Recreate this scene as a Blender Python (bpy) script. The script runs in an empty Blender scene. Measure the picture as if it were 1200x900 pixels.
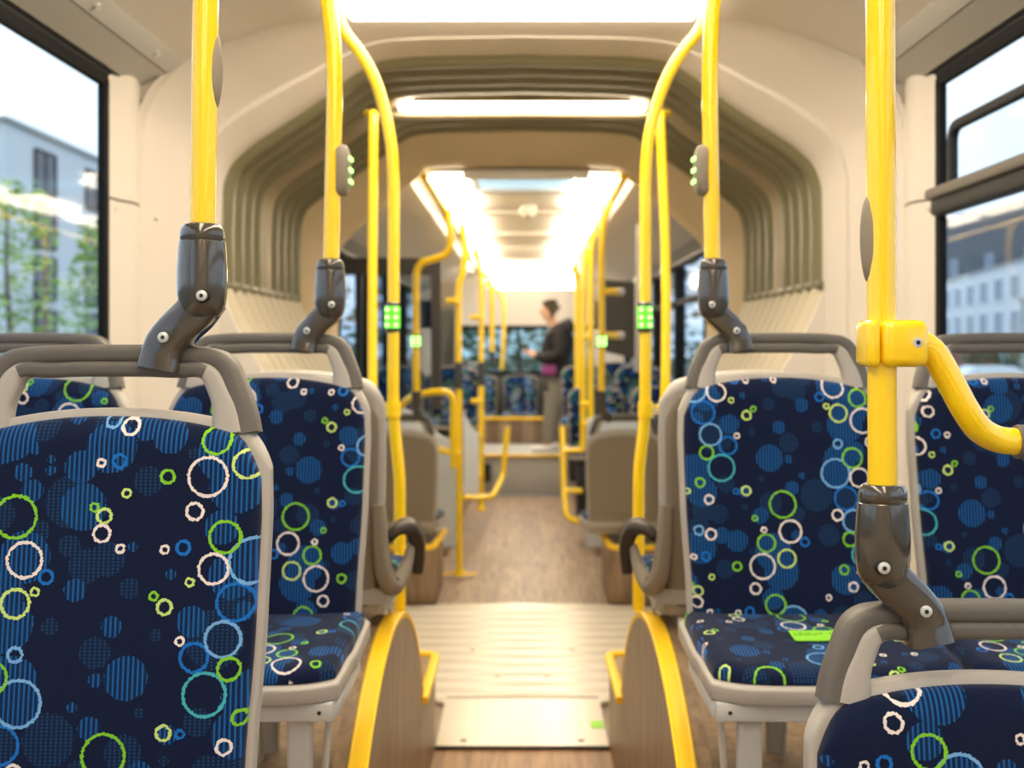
import bpy, bmesh, math, random
from math import sin, cos, pi, sqrt
from mathutils import Vector, Matrix, noise

random.seed(7)
SC = bpy.context.scene
COL = SC.collection
FPX, EYE = 1250.0, 1.35            # focal length in pixels of a 1200 px frame, eye height


def at(px, py, Y):
    """the point at depth Y (metres down the bus) seen at photo position px, py"""
    return Vector(((px - 612.0) * Y / FPX, Y, EYE - (py - 405.0) * Y / FPX))


# ------------------------------------------------------------------ materials
def lin(c):
    return tuple(((v / 255) / 12.92 if v / 255 <= .04045 else ((v / 255 + .055) / 1.055) ** 2.4) for v in c) + (1,)


def mat(name, rgb, rough=.5, metal=0, spec=.5, noise_amt=0, noise_scale=60, bump=0, coat=0, emit=None, estr=0):
    m = bpy.data.materials.new(name)
    m.use_nodes = True
    nt = m.node_tree
    b = nt.nodes['Principled BSDF']
    b.inputs['Base Color'].default_value = lin(rgb)
    b.inputs['Roughness'].default_value = rough
    b.inputs['Metallic'].default_value = metal
    b.inputs['Specular IOR Level'].default_value = spec
    b.inputs['Coat Weight'].default_value = coat
    b.inputs['Coat Roughness'].default_value = .08
    if emit:
        b.inputs['Emission Color'].default_value = emit + (1,)
        b.inputs['Emission Strength'].default_value = estr
    if noise_amt or bump:
        tc = nt.nodes.new('ShaderNodeTexCoord')
        n = nt.nodes.new('ShaderNodeTexNoise')
        n.inputs['Scale'].default_value = noise_scale
        n.inputs['Detail'].default_value = 3
        nt.links.new(tc.outputs['Object'], n.inputs['Vector'])
        if noise_amt:
            r = nt.nodes.new('ShaderNodeMix')
            r.data_type = 'RGBA'
            c = lin(rgb)
            r.inputs[6].default_value = tuple(max(0, v * (1 - noise_amt)) for v in c[:3]) + (1,)
            r.inputs[7].default_value = tuple(min(1, v * (1 + noise_amt)) for v in c[:3]) + (1,)
            nt.links.new(n.outputs[0], r.inputs[0])
            nt.links.new(r.outputs[2], b.inputs['Base Color'])
        if bump:
            bp = nt.nodes.new('ShaderNodeBump')
            bp.inputs['Strength'].default_value = bump
            bp.inputs['Distance'].default_value = .002
            nt.links.new(n.outputs[0], bp.inputs['Height'])
            nt.links.new(bp.outputs[0], b.inputs['Normal'])
    return m


def wood(name, dark, light, axis='Y', plank=.13, gap=True, rough=.45):
    m = bpy.data.materials.new(name)
    m.use_nodes = True
    nt = m.node_tree
    L = nt.links.new
    b = nt.nodes['Principled BSDF']
    b.inputs['Roughness'].default_value = rough
    tc = nt.nodes.new('ShaderNodeTexCoord')
    mp = nt.nodes.new('ShaderNodeMapping')
    mp.inputs['Scale'].default_value = {'Y': (30, 2.2, 30), 'Z': (22, 22, 2.2), 'X': (2.2, 30, 30)}[axis]
    n = nt.nodes.new('ShaderNodeTexNoise')
    n.inputs['Scale'].default_value = 1.6
    n.inputs['Detail'].default_value = 6
    n.inputs['Distortion'].default_value = .6
    L(tc.outputs['Object'], mp.inputs['Vector'])
    L(mp.outputs[0], n.inputs['Vector'])
    cr = nt.nodes.new('ShaderNodeValToRGB')
    cr.color_ramp.elements[0].color = lin(dark)
    cr.color_ramp.elements[0].position = .3
    cr.color_ramp.elements[1].color = lin(light)
    cr.color_ramp.elements[1].position = .72
    L(n.outputs[0], cr.inputs[0])
    out = cr.outputs[0]
    if plank:
        br = nt.nodes.new('ShaderNodeTexBrick')
        br.inputs['Scale'].default_value = 1
        br.inputs['Brick Width'].default_value = 1.1
        br.inputs['Row Height'].default_value = plank
        br.inputs['Mortar Size'].default_value = .0015 if gap else 0
        br.inputs['Color1'].default_value = (.82, .82, .82, 1)
        br.inputs['Color2'].default_value = (1, 1, 1, 1)
        br.inputs['Mortar'].default_value = (.55, .5, .45, 1)
        sw = nt.nodes.new('ShaderNodeMapping')
        sw.inputs['Rotation'].default_value = (0, 0, pi / 2)
        L(tc.outputs['Object'], sw.inputs['Vector'])
        L(sw.outputs[0], br.inputs['Vector'])
        mx = nt.nodes.new('ShaderNodeMix')
        mx.data_type = 'RGBA'
        mx.blend_type = 'MULTIPLY'
        mx.inputs[0].default_value = 1
        L(out, mx.inputs[6])
        L(br.outputs[0], mx.inputs[7])
        out = mx.outputs[2]
    L(out, b.inputs['Base Color'])
    return m


def glass_mat(name, tint=(.93, .96, .97), gloss=.06):
    m = bpy.data.materials.new(name)
    m.use_nodes = True
    nt = m.node_tree
    nt.nodes.remove(nt.nodes['Principled BSDF'])
    o = nt.nodes['Material Output']
    t = nt.nodes.new('ShaderNodeBsdfTransparent')
    t.inputs[0].default_value = tint + (1,)
    g = nt.nodes.new('ShaderNodeBsdfGlossy')
    g.inputs['Roughness'].default_value = .03
    lw = nt.nodes.new('ShaderNodeLayerWeight')
    lw.inputs[0].default_value = .5
    pw = nt.nodes.new('ShaderNodeMath')
    pw.operation = 'POWER'
    pw.inputs[1].default_value = 4
    nt.links.new(lw.outputs['Facing'], pw.inputs[0])
    f = nt.nodes.new('ShaderNodeMath')
    f.operation = 'MULTIPLY_ADD'
    f.inputs[1].default_value = .2
    f.inputs[2].default_value = gloss * .5
    nt.links.new(pw.outputs[0], f.inputs[0])
    mx = nt.nodes.new('ShaderNodeMixShader')
    nt.links.new(f.outputs[0], mx.inputs[0])
    nt.links.new(t.outputs[0], mx.inputs[1])
    nt.links.new(g.outputs[0], mx.inputs[2])
    nt.links.new(mx.outputs[0], o.inputs[0])
    return m


# the woven seat cloth: rings and striped discs on a skewed repeat (units: 1.064 mm)
RING_A = [(32, -70, 24, 'g'), (45, -21, 20, 'w'), (0, 0, 16, 'g'), (37, 28, 16, 'p'), (-8, 42, 22.5, 'w'), (-22, 82, 9.5, 'w'),
          (14, 111, 18, 'g'), (2, 147, 17, 'w'), (46, 139, 26, 'l'), (28, 185, 21, 'b'), (15, 226, 20, 'l'), (-17, 246, 16, 'b'),
          (23, 259, 12.5, 'g'), (-4, 287, 24, 't'), (71, -2, 7.5, 'b')]
RING_S = [(-102, -16, 9.5, 'w'), (-133, 26, 4.5, 'w'), (-112, 24, 7.5, 'b'), (-55, 42, 7.5, 'g'), (-102, 61, 4.5, 'p'), (-127, 87, 8, 'p'),
          (-139, 77, 4.5, 'g'), (-107, 124, 4.5, 'w'), (-55, 125, 4.5, 'w'), (-34, 123, 7.5, 'b'), (-25, 162, 4.5, 'p'), (-66, 178, 4.5, 'g'),
          (-53, 190, 8, 'p'), (-34, 228, 4.5, 'w'), (-203, 173, 4.5, 'p'), (-222, 243, 8, 'l'), (-217, 373, 9.5, 'w'),
          (-150, -60, 4.5, 'w'), (-120, -110, 8, 'g'), (-20, -45, 4.5, 'g'), (-35, -95, 8, 'p'), (20, 345, 8, 'w'), (-80, 400, 4.5, 'w'), (-30, 330, 4.5, 'b')]
DISC_B = [(-157, 31, 19), (-152, 77, 27), (-82, -14, 15), (-47, 1, 8), (-211, 11, 6), (-192, 22, 5), (-224, 37, 11), (-239, -3, 27), (13, 17, 34),
          (26, 51, 33), (-166, -29, 11), (-94, 269, 25), (-21, 206, 18), (-113, 212, 12), (-157, 171, 13), (-129, 271, 8), (-134, 324, 13),
          (-224, 274, 30), (-45, 331, 11), (33, 331, 28), (-217, 134, 30), (-74, 374, 15), (-154, 301, 6), (-47, 153, 6), (46, 139, 26), (-92, 122, 6),
          (-30, 420, 20), (-140, 410, 9), (10, 100, 20)]
DISC_D = [(-77, 47, 17), (-204, -16, 18), (-121, 136, 20), (-94, 169, 12), (-131, 241, 18), (-179, 337, 30), (-11, 317, 16), (-94, 351, 21),
          (-231, 207, 21), (3, 371, 18), (-184, 212, 10), (-62, 221, 7), (-166, 121, 13), (-77, 307, 6), (-47, 359, 6), (-144, 371, 13), (-100, 420, 16),
          (-200, 410, 20), (40, 400, 22), (5, 226, 34), (-60, 440, 8), (28, 185, 21)]
RCOL = {'w': (226, 214, 208), 'g': (122, 190, 44), 'p': (190, 214, 118), 'b': (22, 104, 186), 'l': (112, 164, 212), 't': (66, 164, 176)}


def fabric_mat():
    PX_, GL, GX = 524.0, 424.0, -84.0      # width of the repeat, glide step, mirror offset
    m = bpy.data.materials.new('bubble_cloth')
    m.use_nodes = True
    nt = m.node_tree
    L = nt.links.new
    N = nt.nodes.new
    bs = nt.nodes['Principled BSDF']
    bs.inputs['Roughness'].default_value = .95
    bs.inputs['Specular IOR Level'].default_value = .15
    bs.inputs['Sheen Weight'].default_value = .10
    bs.inputs['Sheen Roughness'].default_value = .5

    def mth(op, a, b=None, c=None):
        n = N('ShaderNodeMath')
        n.operation = op
        for i, v in enumerate((a, b, c)):
            if v is None:
                continue
            if isinstance(v, (int, float)):
                n.inputs[i].default_value = v
            else:
                L(v, n.inputs[i])
        return n.outputs[0]
    uv = N('ShaderNodeUVMap')
    uv.uv_map = 'cloth'
    # ragged stitch edges
    nz = N('ShaderNodeTexNoise')
    nz.inputs['Scale'].default_value = 300
    nz.inputs['Detail'].default_value = 1
    L(uv.outputs[0], nz.inputs['Vector'])
    sc = N('ShaderNodeVectorMath')
    sc.operation = 'SCALE'
    sc.inputs[3].default_value = 1000
    L(uv.outputs[0], sc.inputs[0])
    off = N('ShaderNodeVectorMath')
    off.operation = 'MULTIPLY_ADD'
    off.inputs[1].default_value = (4.2, 4.2, 0)
    L(nz.outputs['Color'], off.inputs[0])
    L(sc.outputs[0], off.inputs[2])
    sp = N('ShaderNodeSeparateXYZ')
    L(off.outputs[0], sp.inputs[0])
    raw = N('ShaderNodeSeparateXYZ')
    L(sc.outputs[0], raw.inputs[0])
    U, V = sp.outputs[0], sp.outputs[1]
    v0 = mth('FLOORED_MODULO', V, 2 * GL)
    fl = mth('GREATER_THAN', v0, GL)
    v = mth('SUBTRACT', v0, mth('MULTIPLY', fl, GL))
    uf = mth('ADD', mth('MULTIPLY', U, mth('SUBTRACT', 1, mth('MULTIPLY', fl, 2))), mth('MULTIPLY', fl, GX))
    u = mth('FLOORED_MODULO', uf, PX_)
    cb = N('ShaderNodeCombineXYZ')
    L(u, cb.inputs[0])
    L(v, cb.inputs[1])
    q = cb.outputs[0]

    def reps(cu, cv, r):
        for x0, y0 in ((cu, cv), (GX - cu, cv + GL)):
            for i in range(-3, 4):
                for j in range(-2, 3):
                    x, y = x0 + PX_ * i, y0 + 2 * GL * j
                    if -r < x < PX_ + r and -r < y < GL + r:
                        yield x, y

    def dist(x, y):
        d = N('ShaderNodeVectorMath')
        d.operation = 'DISTANCE'
        d.inputs[1].default_value = (x, y, 0)
        L(q, d.inputs[0])
        return d.outputs['Value']

    def union(items, ring):
        acc = None
        for x, y, r in items:
            d = dist(x, y)
            t = mth('COMPARE', d, r, 1.75 if r > 6 else 1.5) if ring else mth('LESS_THAN', d, r)
            acc = t if acc is None else mth('MAXIMUM', acc, t)
        return acc

    def two(L_):
        return L_ + [(c[0] - 262, c[1] + 158) + tuple(c[2:]) for c in L_]
    rings = two(RING_A) + two(RING_S)
    db = union([(x, y, c[2]) for c in two(DISC_B) for (x, y) in reps(c[0], c[1], c[2])], False)
    dd = union([(x, y, c[2]) for c in two(DISC_D) for (x, y) in reps(c[0], c[1], c[2])], False)
    # woven stripes along the cloth
    st = mth('GREATER_THAN', mth('SINE', mth('MULTIPLY', raw.outputs[0], 2 * pi / 5.6)), .38)
    st2 = mth('GREATER_THAN', mth('SINE', mth('MULTIPLY', raw.outputs[1], 2 * pi / 4.0)), -.2)
    db = mth('MULTIPLY', db, mth('ADD', mth('MULTIPLY', st, .90), .10))
    dd = mth('MULTIPLY', dd, mth('ADD', mth('MULTIPLY', mth('MULTIPLY', st, st2), .75), .12))
    # pile mottling
    n2 = N('ShaderNodeTexNoise')
    n2.inputs['Scale'].default_value = 420
    n2.inputs['Detail'].default_value = 2
    L(uv.outputs[0], n2.inputs['Vector'])
    base = N('ShaderNodeMix')
    base.data_type = 'RGBA'
    base.inputs[6].default_value = lin((5, 12, 32))
    base.inputs[7].default_value = lin((17, 30, 64))
    L(n2.outputs[0], base.inputs[0])
    col = base.outputs[2]

    def over(col, mask, rgb):
        x = N('ShaderNodeMix')
        x.data_type = 'RGBA'
        x.inputs[7].default_value = lin(rgb)
        L(mask, x.inputs[0])
        L(col, x.inputs[6])
        return x.outputs[2]
    col = over(col, dd, (28, 68, 110))
    col = over(col, db, (22, 88, 152))
    for key in 'blptgw':
        its = [(x, y, c[2]) for c in rings if c[3] == key for (x, y) in reps(c[0], c[1], c[2] + 3)]
        col = over(col, union(its, True), RCOL[key])
    L(col, bs.inputs['Base Color'])
    bp = N('ShaderNodeBump')
    bp.inputs['Strength'].default_value = .25
    bp.inputs['Distance'].default_value = .0015
    L(n2.outputs[0], bp.inputs['Height'])
    L(bp.outputs[0], bs.inputs['Normal'])
    return m


M = dict(
    cloth=fabric_mat(),
    shell=mat('light_grey_plastic', (170, 164, 155), .42, bump=.15, noise_scale=900),
    handle=mat('dark_grey_plastic', (94, 89, 83), .45, bump=.2, noise_scale=900),
    shellback=mat('taupe_plastic', (138, 127, 110), .45, bump=.15, noise_scale=800),
    bracket=mat('brown_grey_gloss', (66, 60, 51), .16, coat=1),
    armrest=mat('dark_rubber', (58, 50, 42), .45),
    yellow=mat('yellow_powder_coat', (255, 213, 10), .25, coat=.6),
    yellowtrim=mat('yellow_rubber', (255, 205, 8), .45),
    screw=mat('zinc_screw', (206, 210, 206), .35, metal=.25),
    black=mat('black_rubber', (14, 16, 20), .7, spec=.2),
    dark=mat('dark_frame', (34, 35, 38), .55, spec=.3),
    alu=mat('grey_painted_metal', (176, 176, 172), .45),
    cream=mat('cream_panel', (212, 206, 197), .5, bump=.05, noise_scale=500),
    white=mat('white_ceiling', (238, 234, 226), .5),
    steel=mat('light_grey_steel', (196, 196, 192), .4),
    bellow=mat('olive_bellows_cloth', (116, 112, 86), .36, noise_amt=.08, noise_scale=30),
    skirt=mat('cream_pleated_cloth', (196, 187, 164), .6),
    hoop=mat('tan_hoop', (150, 136, 110), .5),
    portal=mat('tan_panel', (204, 186, 152), .5),
    step=mat('grey_step', (172, 172, 168), .6, noise_amt=.06, noise_scale=12),
    pale=mat('pale_partition', (212, 218, 220), .4),
    screen=mat('dark_brown_panel', (52, 47, 42), .5),
    wood=wood('oak_vinyl_floor', (128, 92, 58), (182, 140, 96)),
    woodside=wood('oak_vinyl_side', (118, 97, 74), (162, 135, 104), axis='Z', plank=0),
    woodfar=wood('grey_oak_floor', (132, 112, 92), (184, 160, 134)),
    plate=mat('ribbed_turntable', (232, 223, 204), .26, noise_amt=.04, noise_scale=9),
    glass=glass_mat('window_glass'),
    teal=glass_mat('teal_window_glass', (.74, .84, .82)),
    tint=glass_mat('partition_glass', (.78, .83, .86)),
    sticker=mat('lime_sticker', (150, 226, 60), .5),
    stickerink=mat('green_ink', (96, 170, 40), .6),
    led=mat('green_led', (90, 220, 40), .4, emit=(.42, 1.0, .22), estr=1.7),
    ledface=mat('green_lit_face', (70, 190, 30), .4, emit=(.16, .9, .04), estr=.45),
    lamp=mat('warm_light_diffuser', (255, 250, 240), .4, emit=(1.0, .86, .67), estr=6.5),
    lampbar=mat('warm_bar_diffuser', (255, 250, 240), .4, emit=(1.0, .86, .66), estr=7),
    sky_hatch=mat('blue_hatch_glass', (120, 160, 180), .3, emit=(.45, .66, .78), estr=.55),  # glow in the glass stands in for daylight through the hatch
)


# ------------------------------------------------------------------ mesh tools
def link(name, verts, faces, m, parent=None, smooth=True, uvs=None):
    me = bpy.data.meshes.new(name)
    me.from_pydata([tuple(v) for v in verts], [], faces)
    if uvs:
        lay = me.uv_layers.new(name='cloth')
        for lp in me.loops:
            lay.data[lp.index].uv = uvs[lp.vertex_index]
    bm = bmesh.new()
    bm.from_mesh(me)
    bmesh.ops.recalc_face_normals(bm, faces=bm.faces)
    if smooth:
        for f in bm.faces:
            f.smooth = True
        for e in bm.edges:
            if len(e.link_faces) == 2 and e.calc_face_angle(0) > .7:
                e.smooth = False
    bm.to_mesh(me)
    bm.free()
    o = bpy.data.objects.new(name, me)
    COL.objects.link(o)
    me.materials.append(m)
    if parent:
        o.parent = parent
    return o


class MB:
    """collects shapes that become ONE mesh object"""
    def __init__(s):
        s.v, s.f = [], []

    def add(s, verts, faces):
        n = len(s.v)
        s.v += [Vector(v) for v in verts]
        s.f += [tuple(i + n for i in f) for f in faces]
        return s

    def box(s, c, d, bev=0, rot=None, seg=2):
        bm = bmesh.new()
        bmesh.ops.create_cube(bm, size=1)
        for v in bm.verts:
            v.co = Vector((v.co.x * d[0], v.co.y * d[1], v.co.z * d[2]))
        if bev:
            bmesh.ops.bevel(bm, geom=bm.edges[:], offset=min(bev, min(d) * .49), segments=seg, affect='EDGES', profile=.5)
        if rot is not None:
            bmesh.ops.transform(bm, matrix=rot.to_4x4(), verts=bm.verts)
        for v in bm.verts:
            v.co += Vector(c)
        return s.frombm(bm)

    def frombm(s, bm):
        bm.verts.ensure_lookup_table()
        bm.verts.index_update()
        s.add([v.co.copy() for v in bm.verts], [tuple(v.index for v in f.verts) for f in bm.faces])
        bm.free()
        return s

    def loft(s, rings, closed=True, caps=True):
        n = len(rings[0])
        verts = [p for r in rings for p in r]
        faces = []
        for i in range(len(rings) - 1):
            for j in range(n if closed else n - 1):
                k = (j + 1) % n
                faces.append((i * n + j, i * n + k, (i + 1) * n + k, (i + 1) * n + j))
        if caps and closed:
            faces.append(tuple(range(n))[::-1])
            faces.append(tuple((len(rings) - 1) * n + j for j in range(n)))
        return s.add(verts, faces)

    def sweep(s, path, prof, up=Vector((0, 1, 0)), scale=None, caps=True):
        """profile (a, b): a along the in-plane normal, b along up"""
        path = [Vector(p) for p in path]
        rings = []
        for i, p in enumerate(path):
            t = (path[min(i + 1, len(path) - 1)] - path[max(i - 1, 0)]).normalized()
            nrm = t.cross(up).normalized()
            b = nrm.cross(t).normalized()
            k = scale[i] if scale else (1, 1)
            if not isinstance(k, tuple):
                k = (k, k)
            rings.append([p + nrm * a * k[0] + b * c * k[1] for a, c in prof])
        return s.loft(rings, True, caps)

    def tube(s, path, r, seg=16, caps=True):
        path = [Vector(p) for p in path]
        t0 = (path[1] - path[0]).normalized()
        nrm = t0.orthogonal().normalized()
        rings = []
        for i, p in enumerate(path):
            t = (path[min(i + 1, len(path) - 1)] - path[max(i - 1, 0)]).normalized()
            nrm = (nrm - t * nrm.dot(t)).normalized()
            b = t.cross(nrm)
            rr = r[i] if isinstance(r, (list, tuple)) else r
            rings.append([p + (nrm * cos(2 * pi * j / seg) + b * sin(2 * pi * j / seg)) * rr for j in range(seg)])
        return s.loft(rings, True, caps)

    def lathe(s, prof, c=(0, 0, 0), sx=1, sy=1, seg=28):
        """prof: (radius, z); revolves round z"""
        c = Vector(c)
        return s.loft([[c + Vector((r * cos(2 * pi * j / seg) * sx, r * sin(2 * pi * j / seg) * sy, z)) for j in range(seg)] for r, z in prof])

    def disc(s, c, n, r, h, seg=14):
        n = Vector(n).normalized()
        c = Vector(c)
        return s.tube([c, c + n * h * .8, c + n * h], [r, r, r * .85], seg)

    def prism(s, poly, d):
        """poly: 3D outline, extruded by the vector d"""
        d = Vector(d)
        a = [Vector(p) for p in poly]
        return s.loft([a, [p + d for p in a]], True, True)

    def build(s, name, m, parent=None, smooth=True):
        return link(name, s.v, s.f, m, parent, smooth)


def rr(w, h, r, n=4):
    out = []
    for cx, cy, a0 in ((w / 2 - r, h / 2 - r, 0), (-w / 2 + r, h / 2 - r, pi / 2), (-w / 2 + r, -h / 2 + r, pi), (w / 2 - r, -h / 2 + r, 1.5 * pi)):
        for i in range(n + 1):
            a = a0 + pi / 2 * i / n
            out.append((cx + r * cos(a), cy + r * sin(a)))
    return out


def smooth(pts, n=8):
    """Catmull-Rom through the points"""
    P = [Vector(p) for p in pts]
    P = [P[0] * 2 - P[1]] + P + [P[-1] * 2 - P[-2]]
    out = []
    for i in range(1, len(P) - 2):
        for k in range(n):
            t = k / n
            a, b, c, d = P[i - 1], P[i], P[i + 1], P[i + 2]
            out.append(.5 * ((2 * b) + (c - a) * t + (2 * a - 5 * b + 4 * c - d) * t * t + (3 * b - a - 3 * c + d) * t ** 3))
    out.append(P[-2])
    return out


def fillet(pts, r, n=7):
    """polyline with its corners rounded to about r"""
    P = [Vector(p) for p in pts]
    out = [P[0]]
    for i in range(1, len(P) - 1):
        a, b, c = P[i - 1], P[i], P[i + 1]
        k = min(r, (a - b).length * .49, (c - b).length * .49)
        p, q = b + (a - b).normalized() * k, b + (c - b).normalized() * k
        for j in range(n + 1):
            t = j / n
            out.append(p * (1 - t) ** 2 + b * 2 * t * (1 - t) + q * t * t)
    out.append(P[-1])
    return out


# ------------------------------------------------------------------ scene tools
def tag(o, label, cat, group=None, kind=None):
    o['label'] = label
    o['category'] = cat
    if group:
        o['group'] = group
    if kind:
        o['kind'] = kind
    return o


def thing(name, label, cat, loc=(0, 0, 0), rz=0, group=None, kind=None):
    o = bpy.data.objects.new(name, None)
    o.empty_display_size = .1
    COL.objects.link(o)
    o.location = loc
    o.rotation_euler = (0, 0, rz)
    return tag(o, label, cat, group, kind)


def struct(o, label=None):
    o['kind'] = 'structure'
    if label:
        o['label'] = label
    return o


def copy_tree(o, parent=None):
    c = o.copy()
    COL.objects.link(c)
    c.parent = parent
    for ch in [x for x in SC.objects if x.parent == o]:
        copy_tree(ch, c)
    return c


# ------------------------------------------------------------------ seats
def interp(tab, z):
    if z <= tab[0][0]:
        return tab[0][1]
    for (a, b), (c, d) in zip(tab, tab[1:]):
        if z <= c:
            t = (z - a) / (c - a)
            t = t * t * (3 - 2 * t) * .5 + t * .5
            return b + (d - b) * t
    return tab[-1][1]


BACKW = [(.40, .188), (.55, .194), (.72, .203), (.85, .206), (.93, .203), (1.0, .198)]


def yc(z):
    return (z - 1.0) * .12


def pad(name, m, parent, wf, ztop, zbot, inset, yfront, yback, rf, bf, rb, bb, nu=30, nv=34, U0=0, V0=0, flip=1, uv=False):
    """a closed cushion-like board standing up: rounded front (radius rf, depth bf) and back"""
    us = [sin(pi / 2 * (2 * i / nu - 1)) for i in range(nu + 1)]
    vs = [.5 + .5 * sin(pi / 2 * (2 * j / nv - 1)) for j in range(nv + 1)]
    verts, uvs = [], []

    def pos(u, v):
        zt = ztop - inset - .032 * abs(u) ** 2.2 - .045 * max(0, (abs(u) - .80) / .20) ** 2.4
        zb = zbot + inset + .02 * max(0, (abs(u) - .85) / .15) ** 2
        z = zb + v * (zt - zb)
        w = wf(z) - inset
        return u * w, z, min(w * (1 - abs(u)), zt - z, z - zb)
    for side in (0, 1):
        r, b = (rf, bf) if side == 0 else (rb, bb)
        for v in vs:
            for u in us:
                x, z, d = pos(u, v)
                k = 1 - min(max(d, 0) / r, 1)
                h = b * (1 - sqrt(max(0, 1 - k * k)))
                y = yc(z) + (yfront + h if side == 0 else yback - h)
                verts.append((x, y, z))
                uvs.append(((x * flip * 940 + U0) / 1000, (V0 - z * 940) / 1000))
    W = nu + 1
    n1 = W * (nv + 1)
    faces = []
    for j in range(nv):
        for i in range(nu):
            a = j * W + i
            faces.append((a, a + 1, a + W + 1, a + W))
            faces.append((n1 + a, n1 + a + W, n1 + a + W + 1, n1 + a + 1))
    rim = [i for i in range(W)] + [j * W + nu for j in range(1, nv + 1)] + [nv * W + i for i in range(nu - 1, -1, -1)] + [j * W for j in range(nv - 1, 0, -1)]
    for a, b in zip(rim, rim[1:] + rim[:1]):
        faces.append((a, n1 + a, n1 + b, b))
    return link(name, verts, faces, m, parent, True, uvs if uv else None)


def flatpad(name, m, parent, wf, y0, y1, zt, zb, inset, r, b, U0=0, V0=0, uv=False, nu=26, nv=26, dip=0):
    """a closed cushion lying down between y0 (front) and y1 (back)"""
    us = [sin(pi / 2 * (2 * i / nu - 1)) for i in range(nu + 1)]
    vs = [.5 + .5 * sin(pi / 2 * (2 * j / nv - 1)) for j in range(nv + 1)]
    verts, uvs = [], []
    for side in (0, 1):
        for v in vs:
            for u in us:
                ya = y0 + inset + .035 * abs(u) ** 6
                y = ya + v * (y1 - inset - ya)
                w = wf(y) - inset
                x = u * w
                d = min(w * (1 - abs(u)), (y - ya) * .9)
                k = 1 - min(max(d, 0) / r, 1)
                h = b * (1 - sqrt(max(0, 1 - k * k)))
                t = (y - y0) / (y1 - y0)
                z = zt(t) - h - dip * (1 - u * u) * sin(pi * min(1, max(0, t))) if side == 0 else zb(t) + (h * .6)
                verts.append((x, y, z))
                uvs.append(((x * 940 + U0) / 1000, (V0 - y * 940) / 1000))
    W = nu + 1
    n1 = W * (nv + 1)
    faces = []
    for j in range(nv):
        for i in range(nu):
            a = j * W + i
            faces.append((a, a + 1, a + W + 1, a + W))
            faces.append((n1 + a, n1 + a + W, n1 + a + W + 1, n1 + a + 1))
    rim = [i for i in range(W)] + [j * W + nu for j in range(1, nv + 1)] + [nv * W + i for i in range(nu - 1, -1, -1)] + [j * W for j in range(nv - 1, 0, -1)]
    for a, c in zip(rim, rim[1:] + rim[:1]):
        faces.append((a, n1 + a, n1 + c, c))
    return link(name, verts, faces, m, parent, True, uvs if uv else None)


def handle_path(off=0.0, dy=0.0):
    half = [(.172 - off, .952), (.166 - off, .985), (.142 - off, 1.046 - off * .5), (.100 - off, 1.0525 - off), (.05, 1.0545 - off)]
    pts = [(-x, yc(z) + .016 + dy, z) for x, z in half] + [(x, yc(z) + .016 + dy, z) for x, z in half[::-1]]
    p = [Vector(q) for q in pts]
    return fillet(p, .032, 6)


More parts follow.
